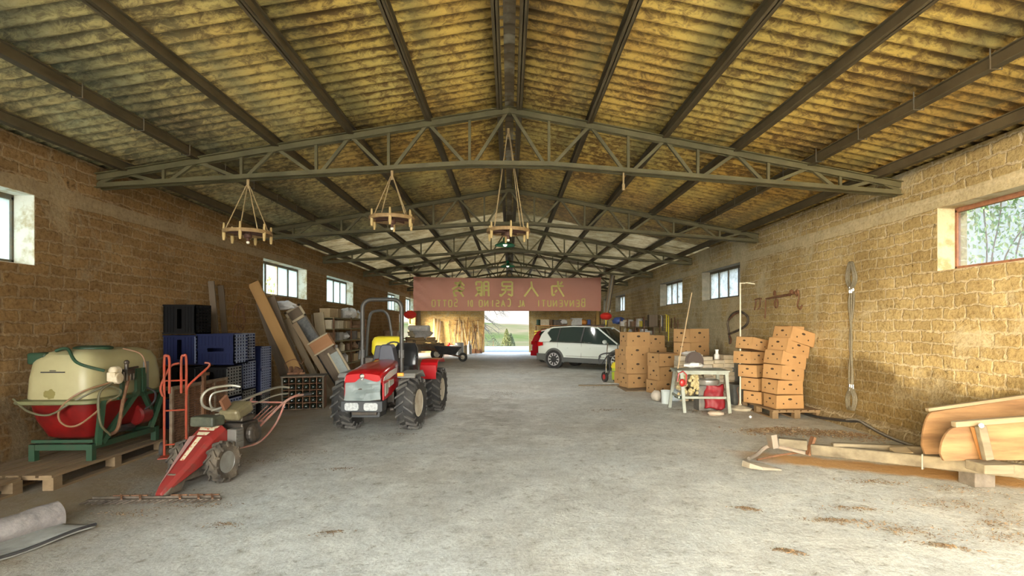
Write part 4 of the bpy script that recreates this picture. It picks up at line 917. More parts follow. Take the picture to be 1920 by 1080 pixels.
    for s in (-1, 1):
        mb = MB(); mb.loft([[Vector((-2.19, s*.60, z)) for z in (.86, 1.0)]+[Vector((-2.16, s*.60, z)) for z in (1.0, .86)], [Vector((-2.13, s*.84, z)) for z in (.84, 1.02)]+[Vector((-2.08, s*.80, z)) for z in (1.02, .84)], [Vector((-1.86, s*.905, z)) for z in (.88, 1.0)]+[Vector((-1.86, s*.86, z)) for z in (1.0, .88)]]); mb.build('tail_lamp', mat('red_lens', (.5, .01, .01), .2, coat=.5), o)
        MB().bar((-1.7, s*.60, 1.62), (.1, s*.62, 1.68), .03, .03).build('roof_rail', M_dark, o)
    return o
M_carw = mat('pale_pearl_paint', (.66, .71, .66), .22, 0, coat=.8); M_clad = mat('grey_cladding', (.10, .105, .10), .6)
M_carr = mat('dark_red_paint', (.42, .01, .02), .25, 0, coat=.8)
h = Vector((math.cos(R(36)), -math.sin(R(36)), 0)); n_ = Vector((h.y*-1, h.x, 0))
rw = at(1038, 690, Z=0)
cc = rw+h*1.30+n_*.76
car('car', 'white compact SUV parked nose to the right wall behind the cartons', 'car', (cc.x, cc.y, 0), R(-36), .93, M_carw, M_clad)
car('car', 'dark red car mostly hidden behind the white car', 'car', (2.84, 22.3, 0), R(-36), .86, M_carr, M_carr, False)

# ------------------------------------------------------------------ banner and things under the roof
yb = 23.15
bl, br_ = at(775, 519, Y=yb), at(1127, 519, Y=yb); zb0 = at(950, 583, Y=yb).z
def bann(u, t):
    x = bl.x+(br_.x-bl.x)*u; z = zb0+(bl.z-zb0)*t
    e = max(0, 1-u*5)+max(0, (u-.9)*6); y = yb+.02*math.sin(u*40+t*3)*(.4)+.11*math.sin((u*90+t*22))*e*.5+.02*math.sin(t*9+u*13)
    z += -.05*math.sin(math.pi*u)*t
    return Vector((x, y, z))
bm_ = bpy.data.materials.new('banner_cloth'); bm_.use_nodes = True; nt = bm_.node_tree
dd, tt = N(nt, 'BsdfDiffuse'), N(nt, 'BsdfTranslucent'); dd.inputs[0].default_value = (.80, .40, .32, 1); tt.inputs[0].default_value = (.92, .50, .38, 1)
ms = N(nt, 'MixShader'); ms.inputs[0].default_value = .5; nt.links.new(dd.outputs[0], ms.inputs[1]); nt.links.new(tt.outputs[0], ms.inputs[2]); nt.links.new(ms.outputs[0], nt.nodes['Material Output'].inputs[0])
mb = MB(); mb.grid(bann, 160, 12); lo = origin(mb, (0, yb, zb0)); bn_ = mb.build('banner', bm_, loc=lo, smooth=True)
tag(bn_, 'long faded red cloth banner with mirrored yellow lettering, strung below the far trusses', 'banner')
m_ylet = mat('yellow_print', (.88, .80, .28), .8)
def strokes(rects, cx, cz, sc, name):       # lettering seen from the back, so it reads mirrored; strokes are short bars
    mb = MB()
    for (x0, z0, x1, z1, *w_) in rects:
        p_, q_ = V(cx-(x0-.5)*sc, yb-.06, cz+(z0-.5)*sc), V(cx-(x1-.5)*sc, yb-.06, cz+(z1-.5)*sc)
        mb.bar(p_, q_, .004, (w_[0] if w_ else .09)*sc, (0, 0, 1) if abs(p_.x-q_.x) > 1e-4 else (1, 0, 0))
    mb.v = [q-lo for q in mb.v]; mb.build(name, m_ylet, bn_)
def bar2(mb, p, q, w_):
    d = (q-p).normalized(); n2 = Vector((-d.z, 0, d.x))*w_/2; y = Vector((0, .003, 0))
    mb.add([p-n2-y, q-n2-y, q+n2-y, p+n2-y, p-n2+y, q-n2+y, q+n2+y, p+n2+y], [(0, 1, 2, 3), (7, 6, 5, 4), (0, 4, 5, 1), (1, 5, 6, 2), (2, 6, 7, 3), (3, 7, 4, 0)])
def strokes(rects, cx, cz, sc, name, wd=.1):
    mb = MB()
    for (x0, z0, x1, z1) in rects: bar2(mb, V(cx-(x0-.5)*sc, yb-.09, cz+(z0-.5)*sc), V(cx-(x1-.5)*sc, yb-.09, cz+(z1-.5)*sc), wd*sc)
    mb.v = [q-lo for q in mb.v]; mb.build(name, m_ylet, bn_)
zi = at(950, 542, Y=yb).z; CH = {
 'wei': [(.18, .95, .30, .78), (.1, .68, .82, .68), (.82, .68, .78, .1), (.78, .1, .62, .18), (.45, .98, .42, .6), (.42, .6, .08, .05), (.50, .45, .62, .3)],
 'ren': [(.5, .95, .46, .6), (.46, .6, .08, .05), (.5, .6, .92, .05)],
 'min': [(.2, .92, .8, .92), (.8, .92, .8, .66), (.2, .66, .8, .66), (.2, .92, .2, .08), (.2, .08, .45, .2), (.2, .45, .85, .45), (.52, .66, .62, .3), (.62, .3, .9, .05), (.9, .05, .92, .2)],
 'fu': [(.12, .92, .38, .92), (.12, .92, .1, .05), (.38, .92, .38, .08), (.12, .66, .38, .66), (.12, .42, .38, .42), (.52, .92, .86, .92), (.86, .92, .84, .7), (.52, .92, .52, .05), (.52, .58, .86, .58), (.84, .58, .55, .08), (.58, .45, .9, .05)],
 'wu': [(.42, .98, .15, .68), (.36, .86, .74, .86), (.72, .86, .15, .5), (.35, .75, .88, .48), (.2, .38, .80, .38), (.80, .38, .72, .05), (.72, .05, .6, .12), (.5, .48, .2, .03)]}
for k, u in zip(('wei', 'ren', 'min', 'fu', 'wu'), (1044, 996, 951, 904, 860)): strokes(CH[k], at(u, 540, Y=yb).x, zi, .72, 'banner_character', .11)
LT = {'B': [(0, 0, 0, 1), (0, 1, .6, .95), (.6, .95, .6, .55), (0, .52, .6, .52), (.65, .5, .65, .05), (0, 0, .6, 0)], 'E': [(0, 0, 0, 1), (0, 1, .6, 1), (0, .5, .5, .5), (0, 0, .6, 0)], 'N': [(0, 0, 0, 1), (0, 1, .7, 0), (.7, 0, .7, 1)], 'V': [(0, 1, .35, 0), (.35, 0, .7, 1)],
 'U': [(0, 1, 0, .1), (0, .05, .65, .05), (.65, .1, .65, 1)], 'T': [(0, 1, .7, 1), (.35, 1, .35, 0)], 'I': [(.2, 0, .2, 1)], 'A': [(0, 0, .35, 1), (.35, 1, .7, 0), (.15, .35, .55, .35)], 'L': [(0, 0, 0, 1), (0, 0, .6, 0)], 'C': [(.6, .9, .2, 1), (.2, 1, 0, .7), (0, .7, 0, .3), (0, .3, .2, 0), (.2, 0, .6, .1)], 'S': [(.6, .95, .1, .95), (.05, .9, .05, .55), (.05, .5, .6, .5), (.6, .5, .6, .05), (.6, .02, 0, .05)],
 'O': [(0, .1, 0, .9), (0, 1, .65, 1), (.65, .9, .65, .1), (.65, 0, 0, 0)], 'D': [(0, 0, 0, 1), (0, 1, .45, .95), (.5, .9, .65, .5), (.65, .5, .5, .05), (.45, 0, 0, 0)], 'R': [(0, 0, 0, 1), (0, 1, .6, .95), (.6, .95, .6, .55), (.6, .5, 0, .5), (.3, .5, .65, 0)]}
def word(t, uR, uL, v=569, h_=.27):
    xr, xl = at(uR, v, Y=yb).x, at(uL, v, Y=yb).x; st_ = (xr-xl)/len(t); zc = at(uR, v, Y=yb).z
    for i, ch in enumerate(t):
        mb = MB(); x = xr-i*st_; hh = h_*(1.25 if i == 0 and len(t) > 4 else 1)
        for (x0, z0, x1, z1) in LT[ch]: bar2(mb, V(x-x0*st_*.85, yb-.09, zc-h_/2+z0*hh), V(x-x1*st_*.85, yb-.09, zc-h_/2+z1*hh), .045)
        mb.v = [q-lo for q in mb.v]; mb.build('banner_letter', m_ylet, bn_)
word('BENVENUTI', 1096, 1001); word('AL', 983, 968); word('CASINO', 957, 894); word('DI', 886, 873); word('SOTTO', 858, 806)
for s, lab in ((-1, 'left'), (1, 'right')):
    p_ = bl if s < 0 else br_
    o = tag(MB().tube([(0, 0, 0), (s*.35, 0, .25)], .008, 5).build('cord', M_rope, loc=(p_.x, yb, p_.z)), 'cord tying the %s top corner of the red banner to the truss' % lab, 'cord')

# wagon-wheel chandeliers
def chandelier(label, c, R_=.30, top=None):
    o = thing('chandelier', label, 'chandelier', c, R(20), 'wagon-wheel lamps hanging from the first trusses')
    mw = wood('chandelier_wood', (.34, .22, .09), (.20, .12, .05), .7, 'Z', 5)
    mb = MB(); mb.lathe([(R_-.035, -.022), (R_, -.022), (R_+.004, 0), (R_, .022), (R_-.035, .022), (R_-.035, -.022)], 36, caps=False); mb.build('wheel_rim', mw, o)
    mb = MB(); mb.lathe([(0, -.07), (.045, -.06), (.055, 0), (.04, .05), (0, .06)], 14); mb.lathe([(.018, -.12), (.018, -.06)], 8); mb.build('hub', wood('chandelier_dark', (.12, .055, .035), (.09, .04, .025), .7, 'Z', 5), o, smooth=True)
    for k in range(8):
        a = k*math.pi/4; MB().bar((.04*math.cos(a), .04*math.sin(a), 0), ((R_-.03)*math.cos(a), (R_-.03)*math.sin(a), 0), .022, .03).build('spoke', wood('chandelier_dark', (.12, .055, .035), (.09, .04, .025)), o)
    for k in range(6):
        a = k*math.pi/3+.3; x, y = (R_-.015)*math.cos(a), (R_-.015)*math.sin(a)
        h_ = MB().lathe([(.012, .10), (.016, .02), (.020, -.02), (.020, -.07), (.014, -.12), (0, -.12)], 10, T3(x, y, 0)).build('lamp_holder', mat('turned_wood', (.45, .32, .13), .6), o, smooth=True)
    H_ = (top or (c[2]+.62))-c[2]
    for k in range(4):
        a = k*math.pi/2+.5; MB().tube([((R_-.02)*math.cos(a), (R_-.02)*math.sin(a), .02), (.02*math.cos(a), .02*math.sin(a), H_-.08)], .007, 6).build('rope', M_rope, o)
    MB().tube([(0, 0, H_-.12), (0, 0, H_)], [.016, .02], 8).build('knot', M_rope, o)
    MB().ball((0, 0, -.12), .022, 10, 8).build('bulb', mat('clear_bulb', (.75, .72, .6), .1), o, smooth=True)
    return o
c1, c2, c3 = at(465, 437, Y=7.0), at(735, 411, Y=7.0), at(953, 434, Y=7.4)
chandelier('wagon-wheel chandelier hanging farthest left, near the left wall', c1, .29, bz(c1.x)-.03)
chandelier('wagon-wheel chandelier in the middle of the three, hanging highest', c2, .29, bz(c2.x)-.03)
chandelier('wagon-wheel chandelier hanging farthest right, below the ridge', c3, .30, 4.28)
mb = MB(); mb.tube([(0, 0, 0), (0, 0, -.16)], .012, 6); mb.tube([(0, 0, -.16), (0, 0, -.24)], .02, 6)
q = at(1169, 330, Y=7.0); tag(mb.build('lamp_hook', M_rope, loc=(q.x, 7.0, bz(q.x)-.02)), 'short pale hook stub hanging from the right half of the nearest truss', 'hook')
M_enam = mat('green_enamel', (.01, .16, .07), .25, 0, coat=.5)
def pendant(label, c, r, top):
    o = thing('pendant_lamp', label, 'lamp', c, 0, 'green enamel lamps under the ridge')
    mb = MB(); mb.lathe([(r, 0), (r*.98, .02), (r*.55, r*.36), (r*.22, r*.5), (r*.18, r*.8), (0, r*.8)], 24, caps=False); mb.build('lamp_shade', M_enam, o, smooth=True)
    MB().tube([(0, 0, r*.75), (0, 0, top-c[2])], .008, 6).build('cable', M_black, o)
    MB().ball((0, 0, .03), .05).build('bulb', mat('added_glow_bulb', (.9, .88, .8), .4, emit=((1, .93, .8), .6)), o, smooth=True)  # faint glow added to the bulb
    pl = bpy.data.lights.new('added_fill', 'SPOT'); pl.spot_size = R(150); pl.spot_blend = .4; pl.energy = 95; pl.shadow_soft_size = .12; pl.color = (1, .95, .86); lo_ = bpy.data.objects.new('added_fill', pl); C.objects.link(lo_); lo_.parent = o; lo_.location = (0, 0, -.03)  # spot added under the unlit shade to brighten the floor
pendant('green enamel pendant lamp nearer the camera, just below the right chandelier', at(947, 461, Y=12.4), .24, 4.34)
pendant('green enamel pendant lamp farther back, just above the red banner', at(952, 500, Y=17.0), .24, 4.34)
# ridge tubes: two pale pipes and hanging lantern balls
def lantern(label, c, r, hz):
    o = thing('paper_lantern', label, 'lantern', c, 0, 'red paper lanterns')
    mb = MB(); prof = [(r*.35, -r*.62)]+[(r*math.cos(a)*(1+.03*(k % 2)), r*.66*math.sin(a)) for k, a in enumerate([R(-62+k*8.3) for k in range(16)])]+[(r*.35, r*.62)]
    mb.lathe(prof, 24); mb.build('lantern_body', mat('red_silk', (.75, .03, .02), .6), o, smooth=False)
    MB().lathe([(r*.38, r*.58), (r*.38, r*.7)], 16).lathe([(r*.38, -r*.72), (r*.38, -r*.58)], 16).build('lantern_cap', mat('gold_cap', (.6, .4, .1), .4, .4), o)
    mb = MB(); mb.tube([(0, 0, -r*.7), (0, 0, -r*1.5)], .03, 8); mb.build('tassel', M_yellow, o)
    MB().tube([(0, 0, r*.7), (0, 0, hz-c[2])], .008, 5).build('cord', M_black, o)
lantern('red paper lantern hanging by the left wall near the banner', at(769, 590, Y=21.0), .24, 3.95)
lantern('red paper lantern hanging by the right wall near the shelves', at(1136, 593, Y=21.0), .23, 3.95)
# ------------------------------------------------------------------ cardboard fruit boxes
def box_proto():
    t = .006; L, D, Hh = .50, .39, .235
    mb = MB(); mb.bb((-L/2, -D/2, 0), (L/2, D/2, t)); mb.bb((-L/2, D/2-t, 0), (L/2, D/2, Hh)); mb.bb((-L/2, -D/2, 0), (L/2, -D/2+t, Hh))
    mb.bb((-L/2, -D/2, 0), (-L/2+t, D/2, Hh)); mb.bb((L/2-t, -D/2, 0), (L/2, D/2, Hh)); mb.bb((-L/2, -D/2, Hh-t), (L/2, D/2, Hh))
    for s in (-1, 1): mb.bb((s*L/2-.004, -D/2-.004, 0), (s*L/2+.004, -D/2+.05, Hh*.55))
    mb.mi = 1
    def hole(x, y, z, ax, r, w_=1):
        M = T3(x, y, z) @ (AX if ax == 'x' else Matrix.Rotation(R(90), 4, 'X')) @ Matrix.Diagonal((r*(1 if ax == 'x' else w_), r*(w_ if ax == 'x' else 1), .004, 1))
        mb.lathe([(1, -1), (1, 1)], 10, M)
    for s in (-1, 1):
        hole(0, s*D/2, Hh*.70, 'y', .018, 2.1); hole(-.12, s*D/2, Hh*.38, 'y', .013); hole(.12, s*D/2, Hh*.38, 'y', .013)
        hole(s*L/2, 0, Hh*.68, 'x', .017, 1.9); hole(s*L/2, -.10, Hh*.36, 'x', .012); hole(s*L/2, .10, Hh*.36, 'x', .012)
    o = mb.build('cardboard_box', [M_card, M_cardin]); o['category'] = 'box'; return o
BX = box_proto(); bused = False
def carton(x, y, z, rz, lab, rx=0, ry=0, sc=1, grp=None):
    global bused
    o = BX if not bused else dup(BX); bused = True
    o.location = (x, y, z); o.rotation_euler = (R(rx), R(ry), R(rz)); o.scale = (sc if isinstance(sc, tuple) else (sc,)*3); o['label'] = lab
    if grp: o['group'] = grp
pallet('wooden pallet under the leaning pile of cartons, by the right wall', (4.78, 9.32, 0), 1.25, .84, 7)
g_ = 'leaning carton pile on the pallet'
A = [(4.70, 9.00, 0, 'bottom', 5, .98, 0), (4.70, 9.05, .235, 'second from the bottom', 12, 1.02, 2), (4.70, 9.02, .475, 'third from the bottom', 20, 1.02, 6), (4.73, 9.04, .700, 'fourth from the bottom', 16, 1.04, 11), (4.80, 9.06, .90, 'fifth from the bottom', 20, 1.04, 14), (4.90, 9.08, 1.09, 'next to the top, tilted', 16, 1.04, 15)]
ordn = {}
for x, y, z, w_, rz, sc, ry in A: carton(x, y, z+.145, rz, 'brown carton with vent holes, %s in the taller right-hand column' % w_, 0, ry, sc, g_)
carton(5.0, 9.35, 1.30, -4, 'brown carton topping the whole pile, pushed back against the wall', 0, 4, (.6, 1, 1), g_)
Bc = [(4.55, 9.60, 0, 'on the pallet'), (4.52, 9.60, .235, 'second from the bottom'), (4.45, 9.6, .475, 'third from the bottom'), (4.38, 9.62, .71, 'fourth from the bottom'), (4.42, 9.62, .95, 'topmost, lid tilted')]
for i, (x, y, z, w_) in enumerate(Bc): carton(x+.02, y, z+.145, (34, 28, 36, 30, 26)[i], 'brown carton %s in the lower left-hand column' % w_, 0, (0, 0, 0, 2, 9)[i], .92, g_)
# cartons by the car
g2 = 'cartons stacked between the car and the table'
def px(u, v, d): q = at(u, v, Y=d); return q.x, q.z
def cst(u, d, n, rz, z0, what, sc=1.25, hh=None, jit=0):
    x = at(u, 600, Y=d).x
    for i in range(n):
        nm = ['bottom', 'second from the bottom', 'third from the bottom', 'fourth from the bottom', 'topmost'][i if i < n-1 or n < 3 else 4]
        if n == 1: nm = 'single'
        if n == 2 and i == 1: nm = 'upper'
        carton(x+random.uniform(-jit, jit), d+random.uniform(-jit, jit), z0+i*.235*(hh or sc), rz+random.uniform(-5, 5), 'carton, %s in the %s' % (nm, what), 0, 0, (sc, sc, hh or sc), g2)
cst(1190, 13.2, 4, 14, .02, 'tall stack directly in front of the car nose', 1.2, 1.45, .03)
cst(1226, 13.9, 4, 10, .02, 'stack behind, right of the car nose', 1.0, 1.35, .03)
cst(1243, 12.2, 3, 20, .0, 'stack just left of the workbench', 1.15, 1.3, .03)
cst(1172, 14.3, 3, 60, .0, 'narrow stack touching the car bumper', 1.0, 1.3, .02)
cst(1282, 12.4, 2, -10, .0, 'low dark stack behind the workbench', 1.0, 1.5, .02)
q = at(1288, 668, Y=12.2)
cst(1296, 12.1, 2, 26, .86, 'pair standing highest, on the stacked papers', 1.25, 1.3)
MB_ = thing('wooden_pallet', 'low broken pallet under the cartons by the car', 'pallet', (at(1215, 735, Z=0).x, 12.9, -.12+.12), R(0)); MB().bb((-.5, -.5, .0), (.5, .5, .018)).build('board', M_pallet, MB_)

# ------------------------------------------------------------------ workbench with its clutter
tbx = thing('workbench', 'pale grey-green metal workbench with splayed legs, cluttered underneath', 'table', (3.42, 9.62, 0), R(-6))
M_bench = mat('celadon_steel', (.33, .36, .30), .55, .1, (.24, .25, .20), 7)
MB().bb((-.42, -.32, .725), (.50, .32, .75)).bb((-.40, -.30, .68), (.48, -.27, .73)).bb((-.40, .27, .68), (.48, .30, .73)).build('top', M_bench, tbx)
for x, y in ((-.34, -.28), (.44, -.28), (-.34, .28), (.44, .28)):
    dx = -.09 if x < 0 else .05; MB().bar((x+dx*1.0 if y > 0 else x+.05, y-.03*(1 if y < 0 else -1), 0), (x, y, .73), .055, .05, (0, 1, 0)).build('leg', M_bench, tbx)
MB().bar((-.38, -.29, .27), (-.38, .29, .27), .03, .04).build('stretcher', M_bench, tbx); MB().bar((-.30, -.29, .27), (.44, -.29, .27), .03, .04).build('stretcher', M_bench, tbx)
def single(name, mb, m, lab, cat_, loc=(0, 0, 0), rot=(0, 0, 0), grp=None, **k): return tag(mb.build(name, m, loc=loc, rot=rot, **k), lab, cat_, grp)
# bench vicinity
M_redp = mat('red_sacking', (.26, .005, .012), .55, 0, (.18, .005, .010), 7, .3)
mb = MB(); mb.grid(lambda u, t: Vector(((u-.5)*(.36-.03*t)+.012*math.sin(t*9), -.05*math.sin(u*3)-.03*noise.noise(Vector((u*4, t*4, 0)))+.10*t, .06+t*.42+.02*math.sin(u*7))), 14, 14)
sm = single('sack', mb, M_redp, 'dark red plastic sack draped upright in front of the workbench', 'sack', at(1340, 772, Z=0), (0, 0, R(-10)), smooth=True); m_ = sm.modifiers.new('t', 'SOLIDIFY'); m_.thickness = .05
mb = MB(); mb.ball((0, 0, .04), (.15, .09, .045), 12, 8, .3, 3); single('cloth_heap', mb, mat('cream_cloth', (.45, .36, .26), .9, 0, (.52, .44, .35), 9, .3), 'cream crumpled cloth lying under the red sack', 'cloth', at(1335, 776, Z=0)+V(0, -.18, 0), smooth=True)
mb = MB(); mb.lathe([(.09, 0), (.105, .24), (.11, .245), (.11, .26), (.10, .26), (.095, .02), (0, .02)], 20); single('bucket', mb, mat('pale_bucket', (.62, .68, .66), .5), 'pale bucket standing by the left leg of the workbench', 'bucket', at(1248, 758, Z=0)+V(.05, .12, 0), smooth=True)
mb = MB(); mb.ball((0, 0, .12), (.16, .13, .12), 14, 9, .35, 6); single('plastic_bag', mb, mat('bluish_bag', (.50, .60, .68), .4, 0, (.7, .75, .78), 6, .4), 'bluish plastic bag on the floor under the workbench', 'bag', at(1268, 757, Z=0)+V(.1, .35, 0), smooth=True)
mb = MB(); mb.ball((0, 0, .11), (.12, .10, .11), 12, 8, .15, 9); single('stone', mb, mat('beige_sack', (.50, .44, .36), .9, 0, (.4, .35, .28), 9, .3), 'beige rounded sack lying left of the workbench bucket', 'sack', at(1231, 752, Z=0), smooth=True)
for i, (dx, zt) in enumerate(((-.10, .0), (.12, .0))):
    mb = MB(); 
    for k in range(26): mb.ball((random.uniform(-.08, .08), random.uniform(-.05, .05), .05+.40*k/26), random.uniform(.03, .045), 7, 5, .3, k)
    single('net_sack', mb, mat('firewood_mix', (.42, .33, .14), .8, 0, (.6, .52, .3), 14, .3), 'open net sack of nuts under the bench, %s one' % ('left' if i == 0 else 'right'), 'sack', (3.22+dx, 9.55, .26), grp='net sacks of nuts under the bench')
mb = MB(); mb.bb((-.22, -.12, 0), (.26, .12, .02)); single('shelf_board', mb, M_green, 'green-edged board carrying the net sacks under the bench', 'board', (3.24, 9.55, .235))
mb = MB(); mb.ball((0, 0, 0), (.055, .03, .07), 12, 8); mb.tube([(-.08, .02, .02), (-.06, .02, .16), (.02, .02, .2), (.08, .02, .14), (.07, .02, -.05)], .012, 6); single('tape_measure', mb, M_red, 'round red reel hanging from the front corner of the bench', 'reel', (3.02+.02, 9.28, .54), smooth=True)
mb = MB(); mb.lathe([(.18, 0), (.20, .04), (.20, .09), (.17, .10), (.14, .03), (0, .02)], 24); single('basin', mb, M_grey, 'grey metal basin resting under the bench top', 'basin', (3.62, 9.62, .47), smooth=True)
mb = MB(); mb.bb((-.16, -.12, 0), (.2, .14, .20)); single('crate_box', mb, mat('dark_tin', (.11, .11, .10), .6, .3, (.2, .18, .15), 7), 'grey tin box under the basin beneath the bench', 'box', (3.58, 9.66, .26), bevel=.02)
mb = MB(); mb.bb((-.18, -.15, 0), (.18, .15, .26)); single('tin_drum', mb, mat('dark_tin', (.11, .11, .10), .6), 'dark metal box on the floor under the bench', 'box', (3.60, 9.66, 0), bevel=.02)
mb = MB(); mb.lathe([(.14, 0), (.14, .03), (0, .03)], 24, Matrix.Rotation(R(80), 4, 'X')); mb.lathe([(.17, -.02), (.17, .01), (.14, .01)], 24, Matrix.Rotation(R(80), 4, 'X'), caps=False)
single('round_plate', mb, mat('dark_brown_disc', (.07, .05, .04), .7), 'dark round disc standing on the back of the bench', 'disc', (3.46, 9.86, .89), smooth=True)
mb = MB(); mb.ball((0, 0, .05), (.18, .07, .05), 12, 8, .4, 4); single('rag', mb, M_clothw, 'crumpled pale rag on top of the bench at the back', 'cloth', (3.42, 9.80, .76), smooth=True)
mb = MB(); mb.tube([(0, 0, 0), (.38, .35, 1.42)], [.012, .010], 8); single('broomstick', mb, mat('pale_stick', (.50, .36, .20), .7), 'long wooden stick leaning up from the bench towards the wall', 'stick', (3.10, 9.72, .75), smooth=True)
# piled folded paper sacks / roof tiles behind the bench
g3 = 'stacked pale packets behind the workbench'
M_pap = [mat('kraft_packet_%s' % 'abc'[i], c_, .9, 0, [x*.8 for x in c_], 6, .2) for i, c_ in enumerate(((.62, .52, .36), (.55, .47, .34), (.66, .58, .45)))]
base = at(1345, 738, Z=0); cols = ['leftmost', 'second', 'third', 'fourth', 'rightmost']
for ci, (u, top_) in enumerate(((1276, 667), (1304, 664), (1323, 668), (1343, 674), (1363, 665))):
    Yd = 10.9; xx = at(u, 700, Y=Yd).x; zt = at(u, top_, Y=Yd).z; n = 11; hh = zt/n
    if ci == 0: n = 9; hh = zt/9
    mb0 = None
    for i in range(n):
        dx, rz = random.uniform(-.02, .02), random.uniform(-6, 6)
        mb = MB(); mb.box((0, 0, hh/2), (.21, .30, hh*.93)); mb.box((0, -.152, hh/2), (.17, .01, hh*.5))
        single('paper_packet', mb, M_pap[(i*7+ci*3) % 3], 'flat pale packet, %s layer of the %s packet column behind the bench' % (['bottom', 'second', 'third', 'fourth', 'fifth', 'sixth', 'seventh', 'eighth', 'ninth', 'tenth', 'eleventh'][i], cols[ci]), 'packet', (xx+dx, Yd+random.uniform(-.02, .02), i*hh), (0, 0, R(rz)), g3, bevel=.006)
mb = MB(); mb.lathe([(.05, 0), (.055, .02), (.055, .09), (.03, .12), (.03, .18), (.04, .18), (.04, .20), (0, .20)], 14); zt = at(1356, 665, Y=10.9).z
single('bottle', mb, M_white, 'white plastic bottle standing on the rightmost packet column', 'bottle', (at(1344, 665, Y=10.9).x, 10.9, at(1338, 674, Y=10.9).z+.005), smooth=True)
mb = MB(); mb.ball((0, 0, .04), (.2, .12, .05), 12, 8, .5, 8); single('plastic_sheet', mb, M_clothw, 'crumpled white sheet on top of the packet wall', 'sheet', (at(1290, 665, Y=10.9).x, 10.75, at(1300, 664, Y=10.9).z-.02), smooth=True)
# dark bins between the packets and the pole
M_bin = mat('slate_bin', (.085, .09, .085), .6, 0, (.16, .16, .14), 4, .2)
def bin_(lab, loc, w_, d_, h_, m_=M_bin):
    o = thing('storage_bin', lab, 'bin', loc); mb = MB(); mb.loft([sup(w_*.42, d_*.42, 0, 20, .3), sup(w_*.5, d_*.5, h_*.93, 20, .3), sup(w_*.53, d_*.53, h_*.93, 20, .3), sup(w_*.53, d_*.53, h_, 20, .3)]); mb.build('body', m_, o, smooth=True)
    MB().loft([sup(w_*.48, d_*.48, h_+.001, 20, .3), sup(w_*.44, d_*.44, h_+.02, 20, .3)]).build('lid', M_dark, o)
bin_('dark grey bin against the right wall behind the thin pole', (4.72, 11.0, 0), .42, .5, .86)
bin_('lower dark bin in front of the taller grey bin', (4.50, 10.35, 0), .34, .34, .40)
bin_('dusty brown bin between the pole and the carton pile', (4.86, 10.42, 0), .42, .40, .70, mat('dusty_brown_bin', (.20, .16, .10), .8, 0, (.3, .25, .17), 5, .2))
# pole on a round base with a flat lamp head
pb = at(1388, 768, Z=0)
P_ = thing('floor_lamp', 'tall thin pale pole on a round stone base with a small flat head', 'lamp', (pb.x, pb.y, 0))
MB().lathe([(.20, 0), (.21, .015), (.20, .04), (.08, .075), (.03, .085), (.025, .11), (0, .11)], 28).build('base', mat('dusty_stone_base', (.36, .32, .24), .9, 0, (.5, .45, .34), 9, .3), P_, smooth=True)
ph = at(1388, 530, Y=pb.y).z
MB().tube([(0, 0, .08), (0, 0, ph)], .014, 10).build('pole', mat('cream_pole', (.66, .60, .46), .5), P_, smooth=True)
MB().tube([(0, 0, ph-.01), (.10, -.01, ph-.01)], .010, 6).box((.16, -.02, ph-.015), (.17, .09, .014), (0, R(8), 0)).build('lamp_head', mat('cream_head', (.72, .66, .50), .5), P_)
MB().tube(curve([(-.02, 0, .42), (-.06, 0, .36), (-.03, -.02, .2), (-.05, -.02, .09)]), .006, 5).build('cord', M_rust, P_)
single('ball', MB().ball((0, 0, .022), .022, 12, 8), M_white, 'small white ball on the floor beside the round lamp base', 'ball', at(1407, 784, Z=0), smooth=True)
# ------------------------------------------------------------------ things on the right wall
def wp(u, v, off=.02): q = at(u, v, X=W-off); return q
M_cable = mat('steel_wire_rope', (.11, .10, .07), .6, .3, (.19, .17, .12), 60)
t_, b0 = wp(1598, 492), wp(1600, 766)
SL = thing('wire_rope_sling', 'long grey wire rope slings with looped ends hanging on the right wall', 'sling', b0)
Ls = t_.z-b0.z
for k, dy in enumerate((-.05, 0.0, .05)):
    j = (k-1)
    bulge = [.10, .02, -.04][k]
    MB().tube(curve([(-.02-.012*k, dy*.4, .30), (-.02, dy*1.3+.06*(k == 0), .6), (-.02, dy+bulge, 1.05), (-.02-.01*k, dy*.8, 1.6), (-.02, dy*.5, Ls-.42)], 8), .015, 7).build('rope', M_cable, SL, smooth=True)
    for z0, z1 in ((Ls-.42, Ls), (.32, 0)):
        sgn = 1 if z1 > z0 else -1; pts = [(-.02-.012*k, dy*.4, z0)]
        loop = curve([(-.02-.012*k, dy*.3, z0), (-.02-.012*k, .085+dy*.4, z0+sgn*.16), (-.03-.01*k, .05+dy*.3, z0+sgn*.33), (-.03-.01*k, dy*.3, abs(z1-0) if sgn > 0 else .01+.01*k), (-.03-.01*k, -.05+dy*.3, z0+sgn*.33), (-.02-.012*k, -.085+dy*.4, z0+sgn*.16), (-.02-.012*k, dy*.3, z0)], 7)
        MB().tube(loop, .014, 7).build('loop', M_cable, SL, smooth=True)
        MB().tube([(-.02-.012*k, dy*.5, z0-.045), (-.02-.012*k, dy*.5, z0+.045)], .017, 8).build('ferrule', M_chrome, SL, smooth=True)
